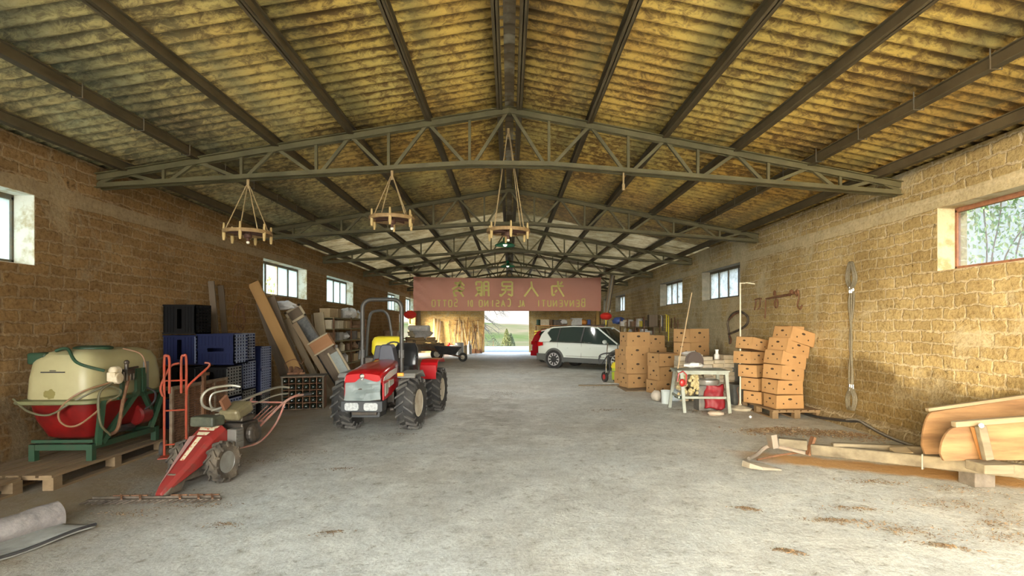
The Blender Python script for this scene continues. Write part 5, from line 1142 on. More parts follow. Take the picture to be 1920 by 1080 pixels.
# iron yoke bar with hooks
yb0, yb1 = wp(1422, 574), wp(1500, 548)
Y_ = thing('iron_hook_rail', 'rusty iron bar with chains and hooks hanging on the right wall', 'hook rail', (W, yb0.y, yb0.z))
d_ = Vector((0, yb1.y-yb0.y, yb1.z-yb0.z)); rel = lambda u, v, o_=.05: Vector((-o_, wp(u, v).y-yb0.y, wp(u, v).z-yb0.z))
MB().tube([rel(1440, 560), rel(1462, 556), rel(1484, 552), rel(1500, 546)], [.015, .022, .022, .02], 8).build('bar', M_rust, Y_, smooth=True)
for pts in ([(1438, 562), (1438, 580), (1437, 597)], [(1500, 545), (1501, 560), (1498, 572), (1503, 580), (1507, 572)], [(1420, 560), (1419, 572), (1417, 581)], [(1428, 560), (1427, 574), (1424, 580)], [(1430, 560), (1424, 560), (1418, 562)]):
    MB().tube(curve([rel(u, v) for u, v in pts], 5), .013, 7).build('hook', M_rust, Y_, smooth=True)
for u, v, r_ in ((1459, 569, .085), (1456, 550, .045), (1498, 549, .05)):
    c = rel(u, v, .06); MB().tube([c+V(0, r_*.7*math.cos(a), r_*math.sin(a)) for a in [2*math.pi*k/16 for k in range(16)]], .014, 7, closed=True).build('ring', M_rust, Y_, smooth=True)
for u, v in ((1440, 560), (1484, 551)): MB().tube([rel(u, v, .0), rel(u, v, .07)], .012, 6).build('wall_peg', M_rust, Y_)
MB().tube([rel(1484, 554), rel(1492, 545, .09)], .02, 7).ball(rel(1490, 547, .08), .04, 8, 6, .3).build('clevis', M_rust, Y_)
# hose loop
hl = wp(1385, 640)
rel = lambda u, v, o_=.04: Vector((-o_, wp(u, v).y-hl.y, wp(u, v).z-hl.z))
HO = thing('rubber_hose', 'short dark rubber hose looped on a nail on the right wall', 'hose', (W, hl.y, hl.z))
MB().tube(curve([rel(1370, 645), rel(1368, 620), rel(1366, 605), rel(1374, 590), rel(1388, 584), rel(1402, 592), rel(1404, 603), rel(1398, 612), rel(1384, 620), rel(1369, 626)], 6), .026, 8).build('hose', M_rubdust, HO, smooth=True)
MB().tube(curve([rel(1367, 626), rel(1372, 636), rel(1371, 644)], 4), .02, 7).tube(curve([rel(1368, 600), rel(1378, 590), rel(1391, 584)], 5), .02, 7).build('inner_hose', M_rust, HO, smooth=True)
MB().tube([rel(1388, 582, 0), rel(1388, 582, .07)], .01, 6).build('nail', M_rust, HO)
# black pipe along the foot of the right wall
pts = [at(u, v, Z=z) for u, v, z in ((1545, 776, .03), (1572, 783, .05), (1610, 789, .12), (1640, 790, .16), (1680, 800, .12), (1730, 822, .05), (1790, 850, .02))]
pts = [Vector((min(p.x, W-.17), p.y, p.z)) for p in pts]
mb = MB(); mb.tube(curve(pts, 6), .022, 8); lo_ = origin(mb, pts[3]*1); single('water_pipe', mb, M_black, 'black plastic pipe snaking along the foot of the right wall', 'pipe', lo_, smooth=True)
mb = MB(); mb.tube(curve([p+V(-.03, 0, .02) for p in pts[2:]]+[pts[-1]+V(.1, -.3, 0)], 6), .012, 8); lo_ = origin(mb, pts[3]*1); single('water_pipe', mb, M_grey, 'thin grey pipe lying beside the black one near the wooden cart', 'pipe', lo_, smooth=True)
# rubble plinth at the foot of the right wall
m_rub = brick_mat('rubble_plinth', (.36, .29, .17), (.28, .23, .14), (.48, .42, .30), (.32, .27, .18))
mb = MB(); mb.grid(lambda u, t: Vector((W-.012-.10*max(0, 1-t*t*1.1)+.02*noise.noise(Vector((u*30, t*3, 0))), 2.0+u*7.2, .20*t+.03*noise.noise(Vector((u*20, t*4, 3)))*(t > 0))), 90, 5)
struct(mb.build('baseboard_right', m_rub, smooth=True))
# ------------------------------------------------------------------ wood-built cart / plough on the right
M_beam = wood('weathered_beam', (.22, .19, .13), (.09, .075, .05), .9, 'X', 2.2, .5)
M_plank = wood('honey_plank', (.30, .18, .085), (.125, .068, .03), .85, 'X', 3.2, .6)
Rp = lambda u, v, z: at(u, v, Z=z)
K = thing('wooden_cart', 'old wooden cart body with long drawbar lying on blocks by the right wall', 'cart', (3.9, 4.2, 0))
kb = lambda p: Vector(p)-Vector((3.9, 4.2, 0))
a, b_ = Rp(1522, 842, .14), Rp(1925, 884, .24)
d = (b_-a)
mb = MB(); mb.bar(kb(a), kb(b_+d*.25), .10, .12); mb.build('drawbar', M_beam, K, bevel=.015)
a2, b2 = Rp(1600, 834, .17), at(1925, 815, Y=5.2)
mb = MB(); mb.bar(kb(at(1560, 838, Z=.20)), kb(Vector((5.08, 5.35, .22))), .09, .10); mb.build('side_beam', M_beam, K, bevel=.015)
# two side boards, standing on edge one behind the other
def board(u0, v0, u1, v1, X_or_Y, zt0, zb, name, y):
    pass
def side_board(name, yy, xs, zb, zt, slope, round_=.35, t=.03, rz=0):
    n = 10; poly = [(xs[1], zb), (xs[1], zt+slope)]
    poly.append((xs[0]+round_*.55, zt))
    for k in range(n+1):
        a_ = math.pi/2*k/n; poly.append((xs[0]+round_*.55-round_*.55*math.sin(a_)*1.0, zt-(zt-zb)*.9*(1-math.cos(a_))))
    poly.append((xs[0]+.02, zb))
    poly = poly[::-1]
    return MB().prism(poly, t, T3(0, yy, 0) @ XZ)
def sboard(Y, xl, xr, zb, zl, zr, rl):
    n = 10; poly = [(xl+.03, zb), (xr, zb), (xr, zr)]
    poly += [(xl+rl-rl*math.sin(math.pi/2*k/n), zl-(zl-zb)*.8*(1-math.cos(math.pi/2*k/n))) for k in range(n+1)]
    m_ = MB().prism(poly, .03, T3(0, Y, 0) @ XZ); m_.v = [kb(q) for q in m_.v]; return m_
m_pr = wood('pale_rail', (.30, .24, .15), (.17, .13, .08), .8, 'X', 3)
sboard(4.56, 3.78, 5.02, .36, .66, .74, .16).build('side_board', M_plank, K, bevel=.006)
sboard(5.12, 4.06, 5.16, .28, .70, .84, .12).build('side_board', M_plank, K, bevel=.006)
MB().bar(kb((3.88, 4.53, .685)), kb((5.04, 4.53, .765)), .06, .05).build('top_rail', m_pr, K, bevel=.008)
MB().bar(kb((4.10, 5.10, .72)), kb((5.17, 5.10, .86)), .04, .03).build('top_rail', m_pr, K)
u0, u1 = at(1853, 862, Y=4.42), at(1838, 798, Y=4.45)
MB().bar(kb(u0), kb(u1), .07, .05, (0, 1, 0)).build('upright', M_beam, K, bevel=.006)
MB().bar(kb(at(1845, 862, Y=4.50)), kb(at(1826, 800, Y=4.5)), .035, .04, (0, 1, 0)).build('upright', wood('orange_wood', (.40, .20, .07), (.3, .15, .05), .8, 'Z', 3), K)
MB().tube([kb(at(1840, 798, Y=4.40)), kb(at(1838, 797, Y=4.46))], .018, 8).build('bolt', M_chrome, K)
MB().bb(kb(u0)+V(-.12, -.10, -.10), kb(u0)+V(.14, .10, -.02)).build('saddle_block', M_beam, K, bevel=.01)
bk = at(1848, 915, Z=0)
MB().box((0, 0, .105), (.20, .20, .21)).build('support_block', mat('dark_block', (.10, .09, .075), .9, 0, (.16, .14, .12), 12, .3), K, loc=kb(bk+V(0, .1, 0)), bevel=.01)
bt = Rp(1690, 848, .235); MB().box((0, 0, 0), (.16, .19, .05), (R(6), R(-6), R(-20))).build('wood_block', wood('pale_block', (.36, .29, .18), (.27, .21, .13), .85, 'X', 3), K, loc=kb(bt), bevel=.006)
MB().box((0, 0, 0), (.012, .13, .15)).build('iron_band', M_grey, K, loc=kb(a.lerp(b_, .58)), rot=(0, 0, math.atan2(d.y, d.x)))
# plough foot / hitch at the front end
hb0, hb1 = Rp(1445, 830, .17), Rp(1522, 840, .15)
mb = MB(); mb.box((0, 0, 0), (.30, .12, .11), (0, 0, math.atan2(hb1.y-hb0.y, hb1.x-hb0.x))); hk = mb.build('hitch_block', M_beam, K, loc=kb(hb0.lerp(hb1, .5)+V(.02, 0, .02)), bevel=.01)
MB().box((0, 0, 0), (.07, .14, .16), (0, R(-10), 0)).build('hitch_plate', mat('pale_iron', (.22, .20, .165), .7, .3, (.26, .2, .15), 10), K, loc=kb(Rp(1448, 826, .22)), bevel=.008)
MB().box((0, 0, 0), (.03, .07, .22), (0, R(18), 0)).box((.04, 0, -.02), (.04, .16, .06)).build('clamp_iron', M_rust, K, loc=kb(Rp(1520, 836, .17)))
mb = MB(); mb.tube([kb(q) for q in curve([Rp(1404, 860, .05), Rp(1420, 852, .06), Rp(1437, 838, .13), Rp(1460, 838, .14), Rp(1510, 850, .10)], 5)], .022, 7); mb.build('bent_iron', mat('pale_iron', (.22, .20, .165), .7, .3), K, smooth=True)
mb = MB(); mb.tube([kb(q) for q in curve([Rp(1420, 862, .03), Rp(1470, 852, .06), Rp(1515, 848, .08)], 5)], .012, 6); mb.build('draw_rod', M_rust, K, smooth=True)
mb = MB()
ctr = Rp(1430, 882, .0)
mb.loft([[kb(ctr+V(x*1.0, y, z)) for x, y, z in ((-.19, .10, .02), (-.16, -.03, .03), (-.05, -.11, .03), (.17, -.10, .02), (.04, .04, .02))], [kb(ctr+V(x, y, z)) for x, y, z in ((-.18, .09, .09), (-.15, -.02, .085), (-.05, -.09, .06), (.16, -.09, .035), (.03, .05, .07))]])
mb.build('ploughshare', mat('dusty_iron', (.30, .27, .21), .8, .1, (.22, .185, .14), 8, .2), K, bevel=.01)
# stuff: leaf and bark litter
def litter(name, lab, cat_, spots, n, size, m_, zmax=.02, seed=1):
    rnd = random.Random(seed); mb = MB()
    for _ in range(n):
        cx, cy, sx_, sy_, an = rnd.choice(spots)
        u, v = rnd.gauss(0, .5), rnd.gauss(0, .5)
        x = cx+sx_*u*math.cos(an)-sy_*v*math.sin(an); y = cy+sx_*u*math.sin(an)+sy_*v*math.cos(an)
        if abs(x) > W-.05: continue
        hgt = zmax*max(0, 1-(u*u+v*v))*rnd.random()+.004
        L_, w_ = size*rnd.uniform(.5, 1.6), size*rnd.uniform(.15, .4); E_ = Euler((rnd.uniform(-.5, .5), rnd.uniform(-.5, .5), rnd.uniform(0, 6.3))).to_matrix()
        mb.mi = rnd.randrange(3) if isinstance(m_, list) else 0
        c = Vector((x, y, hgt)); vs = [c+E_@Vector(q) for q in ((-L_, 0, 0), (-L_*.3, -w_, w_*.4), (L_*.6, -w_*.6, 0), (L_, 0, w_*.3), (L_*.2, w_, 0))]
        mb.add(vs, [(0, 1, 2, 3, 4)])
    cx, cy = spots[0][:2]; lo_ = origin(mb, (cx, cy, 0)); o = mb.build(name, m_, loc=lo_); tag(o, lab, cat_, kind='stuff')
LM = [mat('bark_brown', (.20, .11, .05), .9), mat('leaf_tan', (.26, .17, .09), .9), mat('straw_pale', (.42, .33, .21), .9)]
c_ = at(1490, 812, Z=0); litter('wood_chips', 'heap of reddish bark and wood chips in front of the carton pallet', 'wood chips', [(c_.x, c_.y, .75, .28, R(-12)), (c_.x-.25, c_.y+.05, .4, .2, 0), (c_.x+.55, c_.y-.25, .5, .2, R(-30))], 2600, .022, LM, .075, 3)
DM = [mat('dark_litter', (.13, .09, .05), .9), mat('leaf_dark', (.22, .15, .08), .9), mat('leaf_tan', (.46, .30, .14), .9)]
sp = []
for u, v, s1, s2 in ((1650, 985, .5, .1), (1760, 945, .55, .18), (1800, 920, .4, .15), (1600, 955, .25, .06), (1765, 1025, .2, .05), (1890, 1010, .3, .15), (1480, 1035, .1, .03), (1700, 1000, .3, .08), (1840, 960, .4, .2), (1870, 985, .3, .12), (1640, 905, .3, .1), (1400, 955, .12, .04), (1565, 978, .25, .05)):
    p_ = at(u, v, Z=0); sp.append((p_.x, p_.y, s1, s2, R(random.uniform(-30, 10))))
litter('dry_leaves', 'dry dark leaf litter scattered over the floor at the right foreground', 'leaves', sp, 2600, .013, DM, .015, 5)
sp = []
for u, v, s1, s2 in ((300, 955, .35, .08), (230, 965, .3, .06), (500, 865, .4, .1), (560, 850, .4, .15), (640, 880, .2, .06), (700, 820, .5, .1), (420, 985, .15, .05), (90, 905, .4, .1), (380, 950, .3, .06), (250, 930, .4, .1), (760, 815, .35, .08), (620, 1000, .12, .04)):
    p_ = at(u, v, Z=0); sp.append((p_.x, p_.y, s1, s2, R(random.uniform(-20, 20))))
litter('dry_leaves', 'thin dark litter strewn around the motor mower and cutter bar', 'leaves', sp, 1500, .011, DM, .012, 6)
sp = []
for u, v, s1, s2 in ((1120, 725, .8, .3), (1140, 770, .5, .2), (980, 700, .5, .5), (950, 740, .5, .6), (1330, 775, .5, .2), (1290, 770, .4, .1)):
    p_ = at(u, v, Z=0); sp.append((p_.x, p_.y, s1, s2, R(random.uniform(-20, 20))))
litter('dry_leaves', 'thin dark litter on the floor between the car and the workbench', 'leaves', sp, 1300, .014, DM, .012, 8)
# ------------------------------------------------------------------ boards and doors leaning at the left wall
def lean(name, lab, cat_, ut, vt, uf, Y, w_, t, m_, Yf=None, grp=None, extra=None):
    top = at(ut, vt, Y=Y); foot = at(uf, 700, Y=Yf or Y); foot.z = 0
    d = top-foot; L_ = d.length; o = thing(name, lab, cat_, foot, 0, grp)
    z = d.normalized(); y = Vector((0, 1, 0)); x = y.cross(z).normalized(); y = z.cross(x)
    o.rotation_euler = Matrix((x, y, z)).transposed().to_euler()
    if extra: extra(o, L_, w_, t)
    else: MB().bb((-w_/2, -t/2, w_*.15), (w_/2, t/2, L_)).build('panel', m_, o, bevel=.004)
    return o
w_or = wood('orange_board', (.40, .23, .08), (.32, .18, .06), .7, 'Z', 1.2)
w_dk = wood('dark_board', (.10, .075, .05), (.16, .12, .08), .85, 'Z', 3)
w_md = wood('mid_board', (.24, .18, .11), (.16, .12, .07), .85, 'Z', 3)
w_pl = wood('pale_board', (.50, .42, .28), (.38, .31, .20), .85, 'Z', 3)
lean('plank', 'thin dark rough plank leaning on the left wall behind the crates, nearer of two', 'plank', 396, 527, 418, 9.35, .10, .03, w_dk)
lean('plank', 'thin dark rough plank leaning on the left wall behind the crates, farther of two', 'plank', 414, 535, 434, 9.75, .10, .03, w_dk)
lean('board', 'wide dark sheet leaning behind the long orange-brown board', 'board', 497, 560, 560, 11.25, .42, .03, w_dk)
lean('board', 'long orange-brown board leaning diagonally against the left wall', 'board', 475, 530, 583, 10.95, .22, .035, w_or)
lean('pole', 'narrow dark batten leaning right of the long orange-brown board', 'batten', 526, 592, 590, 11.5, .05, .04, w_dk)
lean('plank', 'grey-brown plank leaning next to the dark batten, left one', 'plank', 537, 598, 608, 11.8, .14, .03, w_md)
lean('plank', 'brown plank leaning next to the dark batten, right one', 'plank', 552, 606, 634, 11.7, .12, .03, wood('plank_c', (.30, .21, .12), (.2, .15, .09), .85, 'Z', 3))
def door1(o, L_, w_, t):
    MB().bb((-w_/2, -t/2, 0), (w_/2, t/2, L_)).build('panel', w_dk, o)
    MB().bb((-w_/2-.02, -t/2-.02, L_-.30), (w_/2+.02, -t/2, L_-.25)).bb((-w_/2-.02, -t/2-.02, L_-.05), (w_/2+.02, -t/2, L_)).bb((-w_/2-.02, -t/2-.02, L_-.30), (-w_/2+.03, -t/2, L_)).bb((w_/2-.03, -t/2-.02, L_-.30), (w_/2+.02, -t/2, L_)).build('frame', w_pl, o)
    MB().bb((-w_/2+.02, -t/2-.012, .1), (w_/2-.02, -t/2-.001, L_-.32)).build('slate_panel', mat('slate_panel', (.09, .095, .095), .8, 0, (.15, .15, .14), 20), o)
lean('door_panel', 'old door with pale top frame and slate-grey panel leaning by the window', 'door', 548, 578, 650, 12.1, .36, .045, None, extra=door1)
def drawer(o, L_, w_, t):
    MB().bb((-w_/2, -.04, L_-.30), (w_/2, .10, L_)).build('body', wood('terracotta_wood', (.40, .20, .09), (.32, .15, .06), .7, 'X', 2), o, bevel=.006)
    MB().bb((-w_/2-.01, -.06, L_-.31), (w_/2+.01, -.04, L_-.28)).bb((-w_/2-.01, -.06, L_-.03), (w_/2+.01, -.04, L_)).build('trim', w_pl, o)
    MB().bb((-w_/2+.05, -.02, 0), (w_/2-.05, .04, L_-.3)).build('support_leg', w_dk, o)
lean('drawer', 'reddish-brown wooden drawer propped up among the leaning doors', 'drawer', 596, 634, 664, 11.7, .46, .1, None, extra=drawer)
def door2(o, L_, w_, t):
    MB().bb((-w_/2, -t/2, 0), (w_/2, t/2, L_)).build('panel', w_dk, o)
    MB().bb((-.02, -t/2-.015, .06), (w_/2-.05, -t/2-.001, L_-.05)).build('pale_panel', mat('pale_blue_panel', (.34, .38, .36), .7, 0, (.26, .28, .25), 5), o)
    MB().bb((w_/2-.04, -t/2-.03, 0), (w_/2, -t/2, L_)).bb((-.04, -t/2-.025, 0), (-.01, -t/2, L_)).build('frame', w_pl, o)
lean('door_panel', 'dark door with a pale blue-grey panel leaning beside the tractor wheel', 'door', 618, 661, 668, 11.4, .42, .045, None, extra=door2)
lean('board', 'pale upright board leaning on the left wall between the two windows', 'board', 597, 586, 612, 14.2, .26, .03, w_pl)
lean('batten', 'thin batten leaning left of the pale upright board', 'batten', 585, 590, 594, 14.0, .05, .04, w_md)
lean('batten', 'thin reddish batten leaning right of the pale upright board', 'batten', 606, 598, 622, 14.4, .05, .04, w_or)
q = at(534, 573, Y=12.0); single('plastic_bag', MB().ball((0, 0, 0), (.24, .10, .10), 14, 9, .5, 12), M_clothw, 'white plastic bundle lying on top of the leaning doors under the window', 'bag', q, smooth=True)
# rusty wire coil on the left wall
q = at(449, 592, X=-W+.03); WC = thing('wire_coil', 'thin rusty wire coiled on a nail above the crates', 'wire', q)
for r1, r2, dy in ((.16, .30, 0), (.12, .24, .05), (.2, .22, -.08)): MB().tube([(.01*k/8+.01, dy+r1*math.cos(a), r2*math.sin(a)) for k, a in enumerate([2*math.pi*i/20 for i in range(20)])], .008, 5, closed=True).build('loop', M_rust, WC)
# bottle rack crate
BRc = thing('bottle_crate', 'dark metal bottle crate with rows of bottle ends, below the leaning boards', 'bottle crate', (-3.84, 10.15, 0), R(12))
mb = MB()
for z in (0, .60): mb.bb((-.36, -.22, z), (.36, .22, z+.02)) if z == 0 else mb.bb((-.38, -.24, z), (.38, .24, z+.02))
for x in (-.35, .35):
    for y in (-.21, .21): mb.box((x, y, .3), (.03, .03, .6))
mb.build('frame', mat('drab_frame', (.07, .055, .04), .8, .2, (.12, .105, .075), 12), BRc)
mb = MB()
for k in range(7): mb.bb((-.36+k*.12-.005, -.22, 0), (-.36+k*.12+.005, .21, .6))
for k in range(6): mb.bb((-.36, -.22, k*.118), (.36, .21, .01+k*.118))
mb.bb((-.35, .2, 0), (.35, .21, .6)); mb.build('grid', M_rust, BRc)
Mb_ = mat('dark_bottle', (.012, .016, .010), .15, coat=.5)
for r_ in range(5):
    for c_ in range(6):
        mb = MB(); M_ = T3(-.30+c_*.12, -.215, .065+r_*.118) @ Matrix.Rotation(R(90), 4, 'X'); mb.lathe([(0, -.006), (.03, -.002), (.042, .006), (.044, .0), (.044, -.2), (.016, -.28), (.016, -.35)], 12, M_); mb.build('bottle', Mb_, BRc, smooth=True)
mb = MB(); mb.box((0, 0, .02), (.3, .12, .04), (0, 0, .4)); mb.box((.03, .02, .07), (.08, .16, .1), (.3, .2, 1)); mb.lathe([(.07, -.02), (.07, .02)], 12, T3(-.1, .02, .08) @ AX); mb.tube(curve([(-.15, 0, .05), (-.2, 0, .2), (-.05, .05, .28), (.1, 0, .2), (.15, 0, .3)]), .008, 5); single('iron_scrap', mb, M_rust, 'rusty iron scrap and wire sitting on the bottle crate', 'scrap', (-4.0, 10.15, .63), smooth=True)
# grey-green post at the extreme left
q = at(2, 885, Z=0); single('gas_cylinder', MB().lathe([(.05, 0), (.055, .02), (.055, .42), (.03, .48), (.02, .52), (0, .52)], 16), mat('grey_green', (.20, .22, .15), .5), 'grey-green cylinder at the left edge of the view, before the pallet', 'cylinder', (q.x-.03, q.y-.02, 0), smooth=True)

# ------------------------------------------------------------------ helper goods
PAL = {'tan': mat('tan_carton', (.42, .32, .18), .85, 0, (.34, .25, .14), 5), 'white': M_clothw, 'brown': mat('brown_stuff', (.22, .13, .07), .8, 0, (.3, .2, .12), 8), 'dark': M_dark, 'grey': M_grey, 'red': M_red, 'yellow': M_yellow, 'blue': mat('blue_plastic', (.06, .12, .4), .5), 'cream': mat('cream_tin', (.62, .56, .40), .6, 0, (.5, .42, .28), 8), 'green': M_green, 'orange': mat('orange_plastic', (.75, .32, .05), .5)}
def goods(kind, lab, col, c, s=1, rz=0, grp=None):
    mb = MB(); nm = kind; sm_ = True
    if kind == 'box': mb.box((0, 0, .1*s), (.30*s, .24*s, .2*s)); mb.box((0, 0, .19*s), (.31*s, .25*s, .03*s)); nm = 'storage_box'; sm_ = False
    elif kind == 'can': mb.lathe([(.07*s, 0), (.072*s, .005*s), (.07*s, .01*s), (.07*s, .19*s), (.074*s, .2*s), (.06*s, .205*s), (0, .205*s)], 16); nm = 'paint_can'
    elif kind == 'bottle': mb.lathe([(.05*s, 0), (.052*s, .16*s), (.02*s, .22*s), (.02*s, .27*s), (0, .27*s)], 12); nm = 'bottle'
    elif kind == 'bundle': mb.ball((0, 0, .1*s), (.18*s, .13*s, .1*s), 12, 8, .5, int(abs(c[1]*10)) % 50); nm = 'cloth_bundle'
    elif kind == 'roll': mb.lathe([(.06*s, -.25*s), (.065*s, -.24*s), (.065*s, .24*s), (.06*s, .25*s)], 14, T3(0, 0, .065*s) @ Matrix.Rotation(R(90), 4, 'X')); nm = 'roll'
    elif kind == 'basket': mb.lathe([(.10*s, 0), (.14*s, .16*s), (.15*s, .17*s), (.13*s, .17*s), (.10*s, .02*s), (0, .02*s)], 16); nm = 'basket'
    elif kind == 'jug': mb.lathe([(.08*s, 0), (.09*s, .04*s), (.09*s, .18*s), (.03*s, .24*s), (.03*s, .28*s), (0, .28*s)], 14); mb.tube([(.05*s, 0, .25*s), (.10*s, 0, .22*s), (.085*s, 0, .14*s)], .012*s, 6); nm = 'jug'
    return single(nm, mb, PAL[col], lab, nm.replace('_', ' '), c, (0, 0, rz), grp, smooth=sm_)
def rack(lab, c, L_, D_, zs, H_, m_, rot=0, nb=3):
    o = thing('shelf_unit', lab, 'shelves', c, rot)
    for z in zs: MB().bb((-L_/2, -D_/2, z-.025), (L_/2, D_/2, z)).build('shelf', m_, o)
    for i in range(nb):
        for y in (-D_/2+.02, D_/2-.02): MB().box((-L_/2+.02+i*(L_-.04)/(nb-1), y, H_/2), (.035, .035, H_)).build('post', M_rust, o)
    return o
# left shelving
ysh, xsh = 16.0, -4.92
rack('old metal shelving crowded with boxes along the left wall behind the tractor', (xsh, ysh, 0), 3.2, .5, [.45, .80, 1.13, 1.46, 1.76], 1.78, mat('olive_shelf', (.16, .14, .07), .7, .2, (.26, .24, .12), 6), R(90))
it = [(1.76, [('box', 'tan', 1.2), ('box', 'tan', 1.2), ('can', 'grey', 1.2), ('bundle', 'white', 1.5), ('bundle', 'white', 1.6), ('bundle', 'cream', 1.2), ('jug', 'white', 1.0)]),
      (1.46, [('box', 'cream', 1.15), ('box', 'cream', 1.1), ('box', 'tan', 1.1), ('roll', 'brown', 1), ('box', 'brown', 1.1)]),
      (1.13, [('box', 'brown', 1.1), ('box', 'grey', 1.1), ('bundle', 'white', 1.0), ('box', 'dark', 1.2), ('basket', 'tan', 1.2)]),
      (.80, [('box', 'tan', 1.1), ('can', 'white', 1), ('jug', 'cream', 1), ('can', 'brown', 1), ('bundle', 'brown', 1.1), ('can', 'dark', 1.2)]),
      (.45, [('box', 'brown', 1.2), ('basket', 'brown', 1.2), ('jug', 'white', 1.1), ('box', 'tan', 1.1), ('can', 'grey', 1.3)])]
lv = {1.76: 'top', 1.46: 'second', 1.13: 'third', .80: 'fourth', .45: 'lowest'}; orde = ['first', 'second', 'third', 'fourth', 'fifth', 'sixth', 'seventh']
for z, row in it:
    for k, (kd, cl, s_) in enumerate(row):
        y = ysh-1.4+2.9*k/max(1, len(row)-1); goods(kd, '%s %s, %s along the %s shelf of the left shelving' % (cl, {'can': 'paint can'}.get(kd, kd), orde[k], lv[z]), cl, (xsh+.02, y, z), s_, R(90+random.uniform(-10, 10)), 'goods on the left shelving')
# second machine: yellow hood and bent bar behind the tractor
Z_ = thing('compact_machine', 'small machine with a yellow tank and bent steel hoop, behind the tractor', 'machine', (-2.55, 11.3, 0), R(8))
mb = MB(); mb.loft([sup(.28, .20, .92, 24, .35), sup(.32, .24, 1.0, 24, .35), sup(.31, .23, 1.22, 24, .35), sup(.27, .19, 1.30, 24, .35), sup(.2, .12, 1.32, 24, .35)]); mb.build('tank', M_yellow, Z_, smooth=True)
MB().prism([(-.30, .72), (-.22, 1.14), (-.04, 1.14), (.0, .72)], .06, T3(0, -.27, 0) @ XZ).build('front_panel', mat('slate_dashboard', (.06, .065, .085), .5), Z_, bevel=.02)
mb = MB(); mb.box((0, 0, .62), (.5, .7, .5)); mb.box((-.35, .1, .75), (.25, .4, .3)); mb.build('body', M_dark, Z_, bevel=.03)
for s in (-1, 1):
    for y in (-.35, .45): wheel(Z_, (s*.38, y, .30), .30, .2, .16, side=s)
MB().tube(curve([(-.5, .5, .5), (-.48, .5, 1.2), (-.42, .5, 1.75), (-.30, .5, 1.86), (-.1, .5, 1.84), (.0, .5, 1.6), (.08, .5, .9)], 6), .03, 8).build('hoop', mat('dark_grey_tube', (.12, .12, .115), .4, .5), Z_, smooth=True)
# ------------------------------------------------------------------ clutter along the far left
def fp(u, v): return at(u, v, Z=0)
rack('low shelf of odds and ends far left beyond the tractor', (-4.75, 22.2, 0), 2.4, .6, [.5, 1.0], 1.05, M_rust, R(90))
for k, (kd, cl, s_, z) in enumerate((('basket', 'brown', 2.0, 1.0), ('bundle', 'cream', 1.6, 1.0), ('box', 'grey', 1.5, 1.0), ('box', 'white', 1.5, .5), ('can', 'brown', 2, .5), ('bundle', 'white', 1.4, .5))):
    goods(kd, '%s %s on the %s board of the low far-left shelf' % (cl, {'can': 'paint can'}.get(kd, kd), 'upper' if z > .8 else 'lower'), cl, (-4.7, 21.3+.7*(k % 3), z), s_, R(90), 'goods on the low far-left shelf')
T2 = thing('trailer', 'dark farm trailer heaped with firewood, far left before the rear wall', 'trailer', (-3.95, 24.3, 0), R(4))
mb = MB(); mb.bb((-.95, -.8, .42), (.95, .8, .50)); mb.bb((-.95, -.8, .5), (.95, -.76, .72)); mb.bb((-.95, .76, .5), (.95, .8, .72)); mb.build('bed', w_dk, T2)
for s in (-1, 1): wheel(T2, (s*.7, -.55, .28), .28, .16, .14, side=1, steer=R(90))
MB().tube([(.85, 0, .45), (.98, 0, .40)], .035, 7).build('towbar', M_rust, T2)
rl = random.Random(4)
for k in range(34):
    c = Vector((-4.45+.5*((k % 9)//3)+rl.uniform(-.1, .1), 24.3+.35*(k % 3-1), .565+.13*(k//9)))
    mb = MB(); r_ = rl.uniform(.045, .07); mb.tube([(-.20, 0, 0), (.20, 0, 0)], r_, 8)
    single('log', mb, [M_rope, w_md, w_dk][k % 3], '%s log, %s layer, %s of the firewood heap on the trailer' % (['pale round', 'grey-brown', 'dark'][k % 3], ['lowest', 'second', 'third', 'top'][k//9], ['left end', 'middle', 'right end'][(k % 9)//3]), 'log', c, (0, rl.uniform(-.05, .05), rl.uniform(-.3, .3)), 'firewood logs on the trailer')
goods('bundle', 'large white crumpled bag on top of the firewood heap', 'white', (-3.9, 24.2, .98), 2.4); goods('bundle', 'second smaller pale bag behind the firewood heap', 'cream', (-4.3, 24.6, .98), 1.8)
WBa = thing('wheelbarrow', 'black wheelbarrow parked right of the firewood trailer', 'wheelbarrow', (-2.60, 22.95, 0), R(-8))
mb = MB(); mb.loft([[V(-.35, -.25, .32), V(.25, -.22, .30), V(.25, .22, .30), V(-.35, .25, .32)], [V(-.55, -.38, .68), V(.50, -.34, .62), V(.50, .34, .62), V(-.55, .38, .68)]]); mb.build('tray', M_black, WBa, bevel=.02)
wheel(WBa, (.62, 0, .19), .19, .09, .09, side=1, steer=R(90))
for s in (-1, 1): MB().tube([(.62, s*.08, .19), (.1, s*.2, .30), (-1.1, s*.30, .62)], .018, 7).build('handle', M_rust, WBa); MB().tube([(-.25, s*.22, .32), (-.35, s*.24, 0)], .015, 6).build('leg', M_rust, WBa)
for k, (u, v, kd, cl, s_, lab) in enumerate(((850, 667, 'can', 'white', 2.6, 'white tub on the floor near the garden tools'), (861, 666, 'can', 'grey', 3.2, 'tall grey drum on the floor near the garden tools'), (870, 665, 'can', 'tan', 2.4, 'tan tub rightmost beside the garden tools'), (842, 664, 'jug', 'red', 2.2, 'red jerrycan left of the white tub'), (880, 664, 'bottle', 'grey', 2.6, 'grey canister at the foot of the garden tools'))):
    p_ = fp(u, v); goods(kd, lab, cl, (p_.x, p_.y, 0), s_)
rt = random.Random(11); tl = ['rake', 'shovel', 'hoe', 'fork', 'broom']
